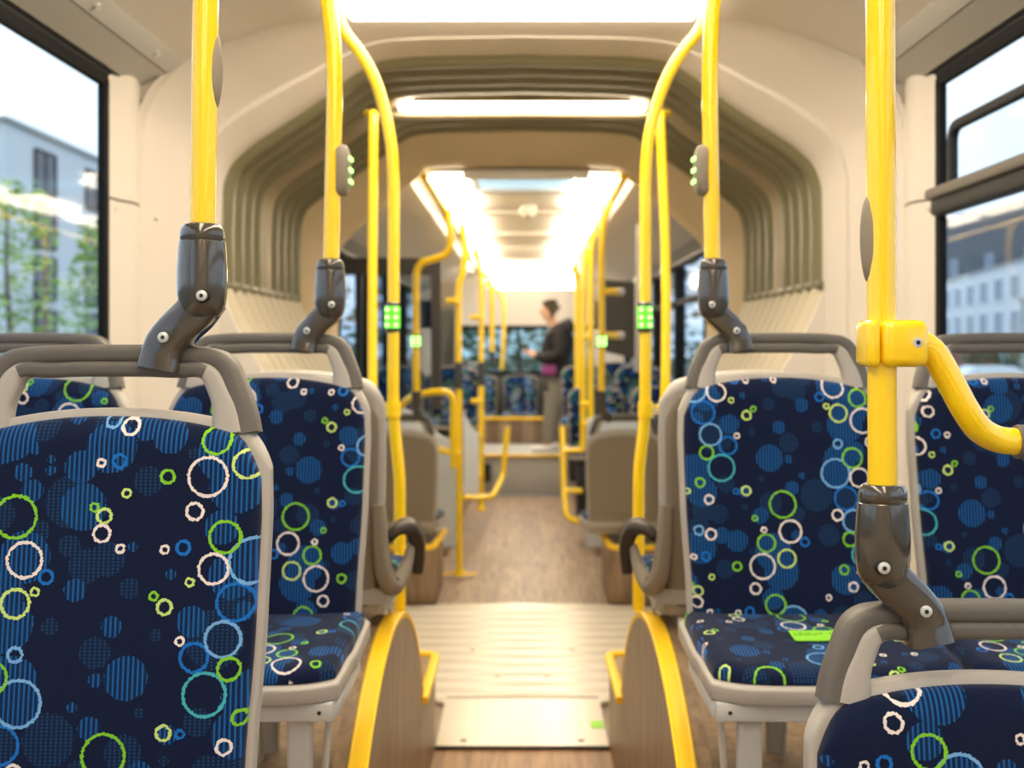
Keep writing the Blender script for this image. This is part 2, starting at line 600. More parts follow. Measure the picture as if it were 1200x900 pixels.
def bus_seat(label, loc, rz=0, U0=0, V0=900, flip=1, CU=60, CV=300, handle=True, legs=.0, group=None, coarse=False, foot=0.0, armrest=0, top=.985, cside=0, sm='shell'):
    s = thing('bus_seat', label, 'seat', loc, rz, group)
    wf = lambda z: interp(BACKW, z)
    q = 16 if coarse else 34
    pad('back_shell', M[sm], s, wf, top, .41, 0, 0, .046, .012, .008, .03, .026, nu=q, nv=q)
    pad('back_cushion', M['cloth'], s, wf, top, .44, .0095, -.024, .002, .034, .019, .01, .002, nu=q + 6, nv=q + 8, U0=U0, V0=V0, flip=flip, uv=True)
    pad('back_panel', M['shellback'], s, wf, top - .02, .43, .012, .044, .052, .01, .004, .012, .006, nu=q, nv=q)
    pad('back_recess', M['shellback'], s, wf, top - .06, .47, .045, .050, .0555, .01, .004, .008, .004, nu=q, nv=q)
    cw = lambda y: .206 + .020 * min(1, max(0, (-.04 - y) / .16)) - .004 * max(0, (-.30 - y) / .09)
    zt = lambda t: .494 + .026 * t + .010 * sin(pi * min(1, t * 1.0))
    c1 = flatpad('seat_cushion', M['cloth'], s, cw, -.385, -.03, zt, lambda t: .462 + .012 * t, .008, .03, .022, CU, CV, True, dip=.010, nu=q, nv=q)
    c2 = flatpad('seat_pan', M[sm], s, cw, -.392, -.01, lambda t: .470 + .016 * t, lambda t: .440 + .01 * t, 0, .01, .006, nu=q, nv=q)
    for c in (c1, c2):
        for v in c.data.vertices:
            v.co.x += cside * .022 * min(1, max(0, (-.04 - v.co.y) / .2))
    if handle:
        h1 = handle_path()
        n = len(h1)
        hb = MB().sweep(h1, rr(.024, .040, .009), scale=[(1 + .35 * abs(2 * i / (n - 1) - 1) ** 3, 1) for i in range(n)])
        h2 = handle_path(.0195, -.006)
        top_ = [i for i, p in enumerate(h2) if abs(p.x) < .120 and p.z > .99]
        hb.sweep(h2[top_[0]:top_[-1] + 1], rr(.020, .032, .007))
        hb.build('handle_bar', M['handle'], s)
        for part in (h2[:top_[0] + 3], h2[top_[-1] - 2:][::-1]):
            n = len(part)
            MB().sweep(part, rr(.021, .030, .007), scale=[(1 + 1.1 * (1 - i / (n - 1)) ** 1.5, 1) for i in range(n)]).build('handle_liner', M['shell'], s)
    if legs is not None:
        MB().box((0, -.36, .425), (.39, .03, .032), .004).box((0, -.10, .425), (.39, .03, .032), .004) \
            .box((-.19, -.23, .425), (.02, .25, .028), .003).box((.19, -.23, .425), (.02, .25, .028), .003) \
            .build('seat_frame', M['steel'], s)
        for sx in (-1, 1):
            MB().sweep([(sx * .134, -.345, .415), (sx * .130, -.32, .10), (sx * .128, -.31, foot)], rr(.042, .030, .008), up=Vector((0, 1, 0))).build('leg', M['steel'], s)
            MB().sweep([(sx * .182, -.33, .415), (sx * .136, -.25, foot)], rr(.008, .03, .003)).build('brace', M['steel'], s)
        for sx in (-1, 1):
            MB().disc((sx * .172, -.3749, .425), (0, -1, 0), .0035, .0015).build('screw', M['dark'], s)
    if armrest:
        a = armrest
        x = a * .222
        MB().tube([(a * .192, -.02, .602), (a * .200, -.02, .602), (a * .214, -.02, .602)], [.013, .019, .016], 16).build('pivot', M['armrest'], s)
        p = smooth([(a * .212, -.02, .602), (a * .230, -.03, .619), (a * .252, -.05, .619), (a * .267, -.08, .594), (a * .270, -.10, .548), (a * .268, -.105, .505)], 8)
        n = len(p)
        MB().sweep(p, rr(.032, .055, .013), up=Vector((0, 1, 0)), scale=[.75 + .35 * sin(pi * i / (n - 1)) for i in range(n)]).build('armrest', M['armrest'], s)
        v = smooth([(a * .188, .0, .68), (a * .197, -.002, .555), (a * .206, -.01, .508), (a * .222, -.03, .490), (a * .243, -.06, .522), (a * .256, -.08, .570)], 8)
        n = len(v)
        MB().sweep(v, rr(.030, .045, .010), up=Vector((0, 1, 0)), scale=[(1.0 + .5 * sin(pi * i / (n - 1)) - .35 * i / (n - 1), 1) for i in range(n)]).build('side_shell', M['shellback'], s)
    return s


# ------------------------------------------------------------------ poles
R = .0163


def bracket(parent, axis, side, ang=0.0):
    """sleeve that ends a pole and the arm that clamps a seat's handle; axis = pole bottom point (sleeve top)"""
    ax = Vector(axis)
    MB().lathe([(.0, .0), (.021, .0005), (.0235, -.003), (.025, -.008), (.0255, -.018), (.0245, -.0195)], ax, 1.1, .95).build('collar', M['bracket'], parent)
    prof = [(.0245, -.0195), (.0262, -.021), (.0272, -.03), (.0288, -.060), (.0285, -.085), (.0265, -.101), (.0220, -.113), (.0140, -.120), (.0, -.122)]
    MB().lathe(prof, ax, 1.1, .95, 32).build('sleeve', M['bracket'], parent)
    s = side
    p = smooth([ax + Vector(q) for q in ((s * -.004, .004, -.092), (s * .010, .005, -.112), (s * .030, .007, -.131), (s * .0445, .010, -.148), (s * .051, .012, -.164), (s * .0550, .012, -.183))], 7)
    n = len(p)
    MB().sweep(p, rr(.055, .062, .012), scale=[(.95 - .08 * sin(pi * i / (n - 1)) + .03 * (i / (n - 1)) ** 3, .62 + .38 * (i / (n - 1))) for i in range(n)]).build('clamp_arm', M['bracket'], parent)
    for c, yy in (((s * -.008, -.0270, -.091), 0), ((s * -.8 * -.055, .0035, -.143), 1)):
        q = ax + Vector(c)
        if yy:
            q.y = ax.y - .0155
        MB().disc(q + Vector((0, .012, 0)), (0, -1, 0), .0092, .0125).build('screw_recess', M['dark'], parent)
        sc = MB().disc(q + Vector((0, .0, 0)), (0, -1, 0), .0068, .004, 16)
        o = sc.build('screw', M['screw'], parent)
        MB().disc(q + Vector((0, -.004, 0)), (0, -1, 0), .0028, .0004, 6).build('hex_socket', M['dark'], o)


def stop_button(parent, c, facing, h=.062, led=True, w=.030, off=.004):
    """oval housing on the pole, its lit face towards facing"""
    c = Vector(c)
    f = Vector(facing).normalized()
    side = Vector((0, 0, 1)).cross(f).normalized()
    up = Vector((0, 0, 1))
    rings = []
    for t, k in ((-.012, .93), (-.004, 1.0), (.004, 1.0), (.009, .9), (.011, .74)):
        ring = []
        for j in range(28):
            a = 2 * pi * j / 28
            x, z = cos(a), sin(a)
            x = math.copysign(abs(x) ** .7, x) * w * .5 * k
            z = math.copysign(abs(z) ** .8, z) * h * .5 * (k * .4 + .6)
            ring.append(c + f * (t + R + off - .006 * (z / (h * .5)) ** 2) + side * x + up * z)
        rings.append(ring)
    o = MB().loft(rings).build('stop_button', M['shellback'], parent)
    if led:
        for i in range(3):
            for sx in (-1, 1):
                q = c + f * (R + off + .0105) + side * sx * w * .22 + up * ((i - 1) * h * .22)
                MB().disc(q, f, .0048, .004, 10).build('led', M['led'], o)
    return o


def led_ring(parent, c, r=R, h=.058, n=3, size=.0062):
    """button block round the pole with two columns of green lamps"""
    c = Vector(c)
    o = MB().lathe([(r * .98, h * .72), (r * 1.2, h * .66), (r * 1.25, h * .5), (r * 1.25, -h * .5), (r * 1.2, -h * .66), (r * .98, -h * .72)], c).build('stop_button', M['bracket'], parent)
    MB().lathe([(r * 1.2, h * .52), (r * 1.3, h * .5), (r * 1.3, -h * .5), (r * 1.2, -h * .52)], c).build('lit_face', M['ledface'], o)
    for i in range(n):
        for sx in (-1, 1):
            q = c + Vector((sx * r * .72, -r * 1.22, (i - (n - 1) / 2) * h * .36))
            MB().disc(q, (0, -1, 0), size, .004, 12).build('led', M['led'], o)
    return o


def pole(label, path, r=R, name='grab_pole', group=None, m='yellow'):
    t = thing(name, label, 'pole', tuple(path[-1]), 0, group)
    o0 = Vector(path[-1])
    MB().tube([Vector(p) - o0 for p in path], r, 20).build('tube', M[m], t)
    return t, o0


# ================================================================== THE BUS
HW = 1.25                                   # half width inside
# ---- floors
MB().box((0, 1.05, -.02), (.586, 5.08, .04)).build('floor', M['wood']).__setitem__('kind', 'structure')
f2 = MB().box((0, -.15, -.02), (2.5, 2.7, .0399)).build('floor.001', M['wood'])
struct(f2)
# rear floor falls slightly to the back
g = MB().loft([[Vector(p) for p in ((-1.25, 5.4, -.001), (1.25, 5.4, -.001), (1.25, 10.6, -.134), (-1.25, 10.6, -.134))],
               [Vector(p) for p in ((-1.25, 5.4, -.05), (1.25, 5.4, -.05), (1.25, 10.6, -.18), (-1.25, 10.6, -.18))]])
struct(g.build('floor.002', M['woodfar'], smooth=False))
# podiums under the seats of the front car
for sx, side in ((-1, 'left'), (1, 'right')):
    p = MB()
    y0 = 1.40 if sx > 0 else .2
    if sx < 0:
        p.box((sx * .7715, .95, .1425), (.957, 1.5, .285), .002)
    p.box((sx * .7715, (1.70 + 3.59) / 2, .155), (.957, 1.89, .31), .002)
    struct(p.build('floor_' + side, M['woodside'], smooth=False))
# turntable plate of the joint
tt = MB()
half = [(-.29, 3.575), (-.292, 4.02), (-.62, 4.25), (-.95, 4.6), (-.98, 5.2), (-.70, 5.47)] 
arc = [Vector((x, 5.47 + .10 * (1 - (x / .7) ** 2), 0)) for x in (-.6, -.45, -.3, -.15, 0, .15, .3, .45, .6)]
out = [Vector((x, y, 0)) for x, y in half] + arc + [Vector((-x, y, 0)) for x, y in half[::-1]]
tt.prism([p + Vector((0, 0, -.004)) for p in out], (0, 0, .010))
for k in range(11):
    y = 4.12 + k * .125
    w = .29 if y < 4.1 else min(.95, .33 + (y - 4.0) * 1.1)
    w = min(w, .95, .95 - max(0, y - 5.2) * .8)
    tt.sweep([(-w, y, .006), (w, y, .006)], [(.035, -.001), (.022, .006), (-.022, .006), (-.035, -.001)], up=Vector((0, 0, 1)))
tob = thing('turntable', 'cream ribbed turntable plate on the floor of the joint', 'floor plate', (0, 4.5, 0))
pl = link('plate', [v - Vector((0, 4.5, 0)) for v in tt.v], tt.f, M['plate'], tob, True)
MB().box((0, 4.075 - 4.5, .0065), (.58, .010, .003)).build('seam', M['shellback'], tob)
MB().box((0, 3.567 - 4.5, .004), (.586, .016, .012), .003).build('edge_strip', M['dark'], tob)
for i, (x, y) in enumerate(((-.10, 4.34), (.10, 4.34), (-.22, 4.72), (.22, 4.72), (-.2, 3.63), (.2, 3.63))):
    MB().disc((x, y - 4.5, .006), (0, 0, 1), .012, .003).build('bolt', M['shellback'], tob)
lower = MB().box((0, 4.5, -.035), (2.3, 1.95, .05)).build('floor.003', M['woodfar'])
struct(lower)
tag(MB().box((.265, 3.78, .008), (.045, .07, .002)).build('floor_sticker', M['sticker']), 'small lime green sticker at the edge of the turntable plate', 'sticker')

# ---- wheel arches with yellow crest, and the yellow nosing behind them
def arch(sx, label):
    t = thing('wheel_arch', label, 'wheel arch', (sx * .293, 2.48, 0), 0, 'wheel arches beside the aisle')
    cy, cz, r = 0.0, -.09, .79
    a0, a1 = math.acos(.40 / r * 1.0), pi - math.acos(.40 / r)
    a0 = math.asin((.30 - cz) / r)
    pts = [(-r * cos(a0 + (pi - 2 * a0) * i / 40), cz + r * sin(a0 + (pi - 2 * a0) * i / 40)) for i in range(41)]
    outline = [Vector((0, y, z)) for y, z in pts] + [Vector((0, pts[-1][0], .0)), Vector((0, pts[0][0] - .9, .0)), Vector((0, pts[0][0] - .9, .285))]
    MB().prism(outline, (sx * .066, 0, 0)).build('side_panel', M['woodside'], t, smooth=False)
    path = [Vector((sx * .0175, y, z + .001)) for y, z in pts]
    prof = [(-.008, -.0185), (.005, -.0195), (.0075, -.015), (.0065, -.012), (.0075, -.008), (.0065, -.004), (.0075, 0), (.0065, .004), (.0075, .008), (.0065, .012), (.0075, .015), (.005, .0195), (-.008, .0185)]
    MB().sweep(path, [(-a, b) for a, b in prof], up=Vector((1, 0, 0))).build('crest_trim', M['yellowtrim'], t)
    path = fillet([(sx * -.004, .64, .312), (sx * -.004, 1.11, .312), (sx * .30, 1.11, .312)], .05)
    MB().sweep(path, rr(.03, .02, .006), up=Vector((0, 0, 1))).build('nosing', M['yellowtrim'], t)
    return t


arch(-1, 'wood panelled wheel arch with yellow crest below the left row of seats')
arch(1, 'wood panelled wheel arch with yellow crest below the right pair of seats')

# ---- side walls of the front car: skirting wall, pillar, window
def cloth_loft(profs, name, m, kind=True, parent=None, close=False):
    o = MB().loft(profs, closed=close, caps=False).build(name, m, parent)
    if kind:
        o['kind'] = 'structure'
    return o


def vwall(name, m, x, y0, y1, z0, z1, th=.05):
    o = MB().box((x + math.copysign(th / 2, x), (y0 + y1) / 2, (z0 + z1) / 2), (th, y1 - y0, z1 - z0), .002).build(name, m, smooth=False)
    o['kind'] = 'structure'
    return o


for sx, side in ((-1, 'left'), (1, 'right')):
    vwall('wall_' + side, M['cream'], sx * HW, -1.6, 3.22, -.05, .93)
    vwall('wall_' + side, M['cream'], sx * HW, -1.6, -1.2, .93, 2.6)
    vwall('wall_' + side, M['dark'], sx * HW, -1.6, 3.22, 2.155, 2.6)
    # window with its rubber frame and pane
    n = 1 if sx < 0 else 2
    w = thing('window_%d' % n, 'large side window of the front car on the %s' % side, 'window', (sx * HW, 1.0, .93), 0, None, 'structure')
    fr = MB()
    y0, y1, z0, z1 = -1.2 - 1.0, 3.22 - 1.0, 0, 2.155 - .93
    e = .035
    fr.box((sx * .009, (y0 + y1) / 2, z1 - .005), (.024, y1 - y0, .04), .006)
    fr.box((sx * .009, (y0 + y1) / 2, z0 + .01), (.024, y1 - y0, .06), .006)
    fr.box((sx * .009, y1 - .012, (z0 + z1) / 2), (.024, .04, z1 - z0), .006)
    fr.box((sx * .012, y0 + .01, (z0 + z1) / 2), (.06, .05, z1 - z0), .008)
    if sx < 0:
        fr.box((sx * .012, -.55 - .0, (z0 + z1) / 2), (.05, .05, z1 - z0), .008)
    fr.build('rubber_frame', M['black'], w)
    MB().box((sx * .012, (y0 + y1) / 2, (z0 + z1) / 2), (.005, y1 - y0 - .02, z1 - z0 - .02)).build('pane', M['glass'], w, smooth=False)
    if sx > 0:
        MB().box((-.004, (y0 + y1) / 2, 1.765 - .93), (.055, y1 - y0 - .05, .055), .012).build('transom', M['dark'], w)
        MB().box((-.030, (y0 + y1) / 2, 1.80 - .93), (.035, y1 - y0 - .04, .035), .012).build('latch_rail', M['handle'], w)
        path = fillet([(.0, 2.10, 1.80 - .93), (.0, 2.10, 1.985 - .93), (.0, .2, 1.985 - .93), (.0, .2, 1.80 - .93)], .05)
        MB().sweep(path, rr(.028, .026, .006), up=Vector((1, 0, 0))).build('hopper_frame', M['dark'], w)

# header strips above the windows and the coved ceiling
YF, YB = -1.6, 3.56
def strip(pts, name, m, y0=YF, y1=YB, th=.012, kind=True):
    """sheet with the given cross-section (x, z), run along the bus, with real thickness"""
    a = [Vector((x, 0, z)) for x, z in pts]
    nrm = []
    for i in range(len(a)):
        t = (a[min(i + 1, len(a) - 1)] - a[max(i - 1, 0)]).normalized()
        nn = Vector((-t.z, 0, t.x))
        if nn.z < 0:
            nn = -nn
        nrm.append(nn)
    prof = a + [p + k * th for p, k in zip(a[::-1], nrm[::-1])]
    o = MB().loft([[p + Vector((0, y, 0)) for p in prof] for y in (y0, y1)]).build(name, m)
    if kind:
        o['kind'] = 'structure'
    return o


for sx, side in ((-1, 'left'), (1, 'right')):
    strip([(sx * 1.262, 2.15), (sx * 1.245, 2.185)], 'trim_1' if sx < 0 else 'trim_5', M['black'])
    strip([(sx * 1.243, 2.187), (sx * 1.235, 2.192), (sx * 1.153, 2.229)], 'trim_2' if sx < 0 else 'trim_6', M['alu'])
    strip([(sx * 1.156, 2.236), (sx * 1.140, 2.240)], 'trim_3' if sx < 0 else 'trim_7', M['dark'])
    strip([(sx * 1.148, 2.231), (sx * 1.105, 2.264), (sx * 1.098, 2.276)], 'trim_4' if sx < 0 else 'trim_8', M['alu'])
    strip([(sx * 1.100, 2.273), (sx * 1.0, 2.318), (sx * .85, 2.368), (sx * .70, 2.406), (sx * .58, 2.430), (sx * .55, 2.455)], 'ceiling_' + side, M['cream'])
    for k, y in enumerate((2.30, 2.82, 3.28) if sx < 0 else (2.05, 2.66, 3.33)):
        p = Vector((sx * 1.125, y, 2.249))
        tag(MB().disc(p, Vector((-sx * .62, 0, -.78)), .011, .008).build('panel_screw', M['screw']),
            ('%s screw head on the grey strip above the %s window' % (('nearest', 'second', 'last')[k], side)), 'screw', 'screws of the window strips')
ce = strip([(-.56, 2.46), (0, 2.468), (.56, 2.46)], 'ceiling', M['white'])

# ceiling light panels of the front car
def light_panel(label, x0, x1, y0, y1, z, name='ceiling_light', th=.02, m='lamp', frame=True, group=None):
    t = thing(name, label, 'ceiling light', ((x0 + x1) / 2, (y0 + y1) / 2, z), 0, group)
    MB().box((0, 0, -th / 2), (x1 - x0, y1 - y0, th), .006).build('diffuser', M[m], t)
    if frame:
        w, d = x1 - x0, y1 - y0
        MB().box((-w / 2 - .006, 0, -th / 2), (.012, d + .024, th + .006), .002).box((w / 2 + .006, 0, -th / 2), (.012, d + .024, th + .006), .002) \
            .box((0, -d / 2 - .006, -th / 2), (w, .012, th + .006), .002).box((0, d / 2 + .006, -th / 2), (w, .012, th + .006), .002).build('frame', M['white'], t)
    return t


light_panel('wide warm ceiling light panel just before the joint', -.56, .56, 2.75, 3.50, 2.455, th=.04, frame=False)
light_panel('long warm light strip over the left seats', -.52, -.34, -1.5, 2.68, 2.455, th=.05, frame=False)
light_panel('long warm light strip over the right seats', .34, .52, -1.5, 2.68, 2.455, th=.05, frame=False)

# ---- portal of the joint
O = [(1.235, -.05), (1.235, 1.2), (1.235, 1.78), (1.235, 2.02), (1.222, 2.145), (1.105, 2.268), (.85, 2.366), (.62, 2.425), (.42, 2.462), (0, 2.468)]
I = [(1.085, -.05), (1.085, 1.2), (1.085, 1.80), (1.070, 1.965), (1.00, 2.055), (.86, 2.150), (.71, 2.250), (.60, 2.335), (.46, 2.388), (0, 2.402)]


def ring_pts(prof, y, n=5):
    h = smooth([Vector((x, y, z)) for x, z in prof], n)
    return [Vector((-p.x, p.y, p.z)) for p in h] + h[::-1][1:]


def mixp(a, b, t):
    return [(p[0] + (q[0] - p[0]) * t, p[1] + (q[1] - p[1]) * t) for p, q in zip(a, b)]


prt = cloth_loft([ring_pts(O, 3.44), ring_pts(O, 3.455), ring_pts(mixp(O, I, .10), 3.50), ring_pts(mixp(O, I, .14), 3.515), ring_pts(mixp(O, I, .66), 3.70),
                  ring_pts(mixp(O, I, .74), 3.70), ring_pts(mixp(O, I, .95), 3.79), ring_pts(mixp(O, I, 1.0), 3.83), ring_pts(mixp(O, I, 1.0), 3.86)], 'wall_front', M['cream'])
# wall pieces between window and portal: lower sheet, upper sheet with a seam, rounded pillar
for sx, side in ((-1, 'left'), (1, 'right')):
    for z0, z1 in ((-.05, 1.795), (1.803, 2.29)):
        pts = [(1.258, 3.222), (1.25, 3.24), (1.247, 3.30), (1.232, 3.325), (1.224, 3.35), (1.224, 3.40), (1.232, 3.425), (1.238, 3.46), (1.262, 3.47)]
        prof = [Vector((sx * x, y, 0)) for x, y in pts] + [Vector((sx * 1.275, 3.47, 0)), Vector((sx * 1.275, 3.222, 0))]
        o = MB().loft([[p + Vector((0, 0, z)) for p in prof] for z in (z0, z1)]).build('wall_' + side, M['cream'])
        struct(o)
    for z, y in ((1.77, 3.27), (1.77, 3.52), (1.30, 3.27)):
        x = 1.247 if y < 3.4 else 1.205
        tag(MB().disc((sx * x, y, z), (-sx, -.4, 0), .008, .004).build('panel_screw', M['cream']),
            'cream screw cap on the %s wall panel %s' % (side, {(1.77, 3.27): 'beside the window', (1.77, 3.52): 'beside the joint', (1.30, 3.27): 'low beside the window'}[(z, y)]), 'screw')

for sx in (-1, 1):
    pts = [(1.235, 1.95), (1.234, 2.02), (1.222, 2.11), (1.195, 2.175), (1.105, 2.262), (1.02, 2.295), (1.02, 2.42), (1.285, 2.42), (1.285, 1.95)]
    struct(MB().prism([Vector((sx * x, 3.462, z)) for x, z in pts], (0, .02, 0)).build('wall_' + ('left' if sx < 0 else 'right'), M['cream'], smooth=False))
# ---- bellows
bl = thing('bellows', 'olive accordion bellows forming the walls and roof of the bus joint', 'bellows', (0, 4.5, 0))
def shrink(prof, d):
    out = []
    for i, (x, z) in enumerate(prof):
        a = Vector(prof[max(i - 1, 0)])
        b = Vector(prof[min(i + 1, len(prof) - 1)])
        t = (b - a).normalized()
        n = Vector((-t.y, t.x))
        if n.x > 0 and i < 8 or (i >= 8 and n.y > 0):
            n = -n
        out.append((x + n.x * d, z + n.y * d))
    return out


UP = [(1.085, 1.565)] + [(1.085, 1.70)] + I[2:]
def bellow_part(y0, y1, nf):
    rings = []
    for i in range(nf):
        for t in (0, .04, .12, .24, .37, .5, .63, .76, .88, .96):
            d = .090 * sqrt(max(0, 1 - (2 * t - 1) ** 2)) - .062
            y = y0 + (y1 - y0) * (i + t) / nf
            rings.append([Vector((p.x, p.y - 4.5, p.z)) for p in ring_pts(shrink(UP, d), y, 4)])
    return rings


MB().loft(bellow_part(3.84, 4.40, 4), closed=False, caps=False).build('front_folds', M['bellow'], bl)
MB().loft(bellow_part(4.56, 5.16, 4), closed=False, caps=False).build('rear_folds', M['bellow'], bl)
hoop = [[Vector((p.x, y - 4.5, p.z)) for p in ring_pts(shrink(UP, d), y, 4)] for y, d in ((4.36, -.06), (4.40, .012), (4.44, .022), (4.52, .022), (4.56, .012), (4.60, -.06))]
MB().loft(hoop, closed=False, caps=False).build('middle_hoop', M['hoop'], bl)
for sx in (-1, 1):
    rings = []
    lowp = [(1.10, 1.585), (1.085, 1.55), (1.03, 1.42), (.90, 1.20), (.80, 1.02), (.74, .85), (.72, .5), (.72, -.02)]
    for i in range(10):
        for t in (0, .05, .16, .33, .5, .67, .84, .95):
            d = .085 * sqrt(max(0, 1 - (2 * t - 1) ** 2)) - .065
            y = 3.84 + (5.16 - 3.84) * (i + t) / 10
            rings.append([p + Vector((-sx * d, y - 4.5, d * .8)) for p in smooth([Vector((sx * x, 0, z)) for x, z in lowp], 4)])
    MB().loft(rings, closed=False, caps=False).build('lower_pleats', M['skirt'], bl)
    cap = [Vector((sx * x, -.668, z)) for x, z in lowp] + [Vector((sx * 1.12, -.668, -.02)), Vector((sx * 1.12, -.668, 1.585))]
    MB().prism(cap, (0, .02, 0)).build('end_sheet', M['cream'], bl, smooth=False)
    MB().box((sx * 1.078, 0, 1.572), (.03, 1.31, .028), .006).build('fold_rail', M['bellow'], bl)
# unseen cover and roof slab, added so no daylight leaks in
cover = cloth_loft([[p * 1.0 + Vector((0, y, 0)) for p in [Vector((-1.32, 0, -.1)), Vector((-1.32, 0, 2.62)), Vector((1.32, 0, 2.62)), Vector((1.32, 0, -.1))]] for y in (3.42, 5.5)], 'wall_outer', M['dark'])
roof = MB().box((0, 5.6, 2.64), (2.66, 15.4, .04)).build('roof', M['dark'])
struct(roof)

lb = thing('light_bar', 'slim glowing light bar under the roof hoop of the joint', 'ceiling light', (0, 4.44, 2.345))
MB().box((.0, 0, .0), (1.03, .05, .030), .011, seg=3).build('diffuser', M['lampbar'], lb)
MB().sweep([(-.64, .06, -.022), (-.5, .045, -.03), (0, .045, -.026), (.5, .045, -.03), (.64, .06, -.022)], rr(.02, .05, .006), up=Vector((0, 1, 0))).build('housing', M['portal'], lb)
MB().box((0, .0, .026), (.9, .05, .02), .004).build('mount', M['hoop'], lb)

# ---- far portal (start of the rear car)
PI_ = [(.93, -.05), (.93, 1.2), (.93, 1.75), (.905, 1.86), (.80, 1.965), (.68, 2.07), (.57, 2.165), (.49, 2.222), (.40, 2.240), (0, 2.248)]
fp = cloth_loft([ring_pts(shrink(I, -.08), 5.13), ring_pts(shrink(I, .0), 5.13), ring_pts(mixp(I, PI_, .06), 5.12), ring_pts(mixp(I, PI_, .85), 5.24), ring_pts(mixp(I, PI_, 1), 5.30), ring_pts(PI_, 5.40)], 'wall_back', M['portal'])

# ---- rear car shell
Y2, Y3 = 5.38, 12.9
for sx, side in ((-1, 'left'), (1, 'right')):
    vwall('wall_' + side, M['cream'], sx * HW, Y2, Y3, -.2, .93)
    vwall('wall_' + side, M['dark'], sx * HW, Y2, Y3, 2.0, 2.6)
    strip([(sx * 1.252, 1.97), (sx * 1.235, 2.015), (sx * 1.12, 2.055)], 'trim_9' if sx < 0 else 'trim_10', M['alu'], Y2, Y3)
    strip([(sx * 1.125, 2.050), (sx * .95, 2.105), (sx * .75, 2.16), (sx * .58, 2.19), (sx * .56, 2.225)], 'ceiling_' + side, M['cream'], Y2, Y3)
    ys = [5.38, 6.25, 7.15, 8.55, 9.95, 11.3, 12.85]
    for i in range(len(ys)):
        w = .10
        y = ys[i]
        vwall('trim_%d' % ((20 if sx < 0 else 30) + i), M['dark'], sx * (HW - .01), y - w / 2 if i else y, y + w / 2, .93, 2.0, .06)
    for i in range(len(ys) - 1):
        a, b = ys[i] + .05, ys[i + 1] - .05
        wn = thing('window_%d' % ((3 if sx < 0 else 10) + i), 'side window of the rear car on the %s' % side, 'window', (sx * HW, (a + b) / 2, .93), 0, None, 'structure')
        MB().box((sx * .02, 0, .535), (.005, b - a, 1.07)).build('pane', M['glass'], wn, smooth=False)
        d = b - a
        MB().box((0, -d / 2 + .012, .535), (.05, .03, 1.07), .006).box((0, d / 2 - .012, .535), (.05, .03, 1.07), .006).box((0, 0, 1.055), (.05, d, .03), .006) \
            .box((0, 0, .015), (.05, d, .03), .006).build('rubber_frame', M['black'], wn)
        if sx > 0:
            MB().box((-.005, 0, .76), (.045, d, .04), .006).build('transom', M['black'], wn)
strip([(-.57, 2.222), (0, 2.228), (.57, 2.222)], 'ceiling_back', M['white'], Y2, Y3)
for i, y in enumerate((6.9, 8.2, 9.4, 10.6)):
    o = MB().box((0, y, 2.208), (.86, .10, .03), .012).build('trim_%d' % (40 + i), M['white'])
    struct(o)
# long light strips of the rear car
for sx, side in ((-1, 'left'), (1, 'right')):
    for i, (a, b) in enumerate(((5.42, 6.75), (6.95, 8.6), (8.8, 10.5), (10.7, 11.9))):
        x0, x1 = (.27, .46)
        light_panel('%s light strip over the %s side of the rear car' % (('first', 'second', 'third', 'last')[i], side), min(sx * x0, sx * x1), max(sx * x0, sx * x1), a, b, 2.222, 'light_strip', th=.05, group='light strips of the rear car', frame=False)
lo = light_panel('broad bright light panel at the far end of the ceiling', -.42, .55, 11.35, 12.0, 2.12, 'light_strip', frame=False)
MB().box((0.06, .35, -.05), (1.02, .04, .16), .01).build('front_lip', M['lamp'], lo)  # bulkhead face lit white, its brightness put in as glow
# roof hatch with blue glass, and the camera dome
hx = thing('roof_hatch', 'roof hatch with blue glass in the rear car ceiling', 'roof hatch', (.02, 5.60, 2.222))
MB().box((0, 0, -.012), (.50, .36, .02), .006).build('glass', M['sky_hatch'], hx)
MB().box((-.285, 0, -.015), (.07, .50, .03), .01).box((.285, 0, -.015), (.07, .50, .03), .01).box((0, -.215, -.015), (.5, .07, .03), .01).box((0, .215, -.02), (.5, .08, .05), .012).build('frame', M['white'], hx)
cd = thing('camera_dome', 'small white camera dome on the rear car ceiling', 'camera', (.035, 6.72, 2.224))
MB().lathe([(.0, -.075), (.02, -.072), (.04, -.058), (.052, -.03), (.056, 0), (.05, .004)], (0, 0, 0)).build('dome', M['white'], cd)
MB().disc((0, -.030, -.062), (0, -.6, -.8), .010, .005).build('lens', M['screen'], cd)

# steps at the back
st = thing('rear_step', 'grey sheet metal step with yellow nosing at the back of the aisle', 'step', (.05, 10.6, -.13))
MB().box((.0, .72, .19), (1.0, 1.4, .38), .01).build('riser', M['step'], st)
MB().box((-.23, -.0, .388), (.52, .05, .02), .004).build('nosing', M['yellowtrim'], st)
MB().box((.26, .0, .388), (.44, .05, .02), .004).build('nosing', M['yellowtrim'], st)
MB().box((-.42, -.0, .22), (.12, .03, .18), .01).build('vent', M['dark'], st)
s2 = thing('upper_step', 'brown upper step with a yellow nosing below the rear seats', 'step', (0, 11.95, .25))
MB().box((0, .03, .14), (2.4, .06, .28), .01).build('riser', M['woodfar'], s2)
MB().box((0, -.005, .285), (.95, .05, .03), .005).build('nosing', M['yellowtrim'], s2)
for sx in (-1, 1):
    o = MB().box((sx * .86, 9.5, .05), (.74, 4.9, .36), .01).build('floor_' + ('left' if sx < 0 else 'right') + '_rear', M['woodfar'])
    struct(o)
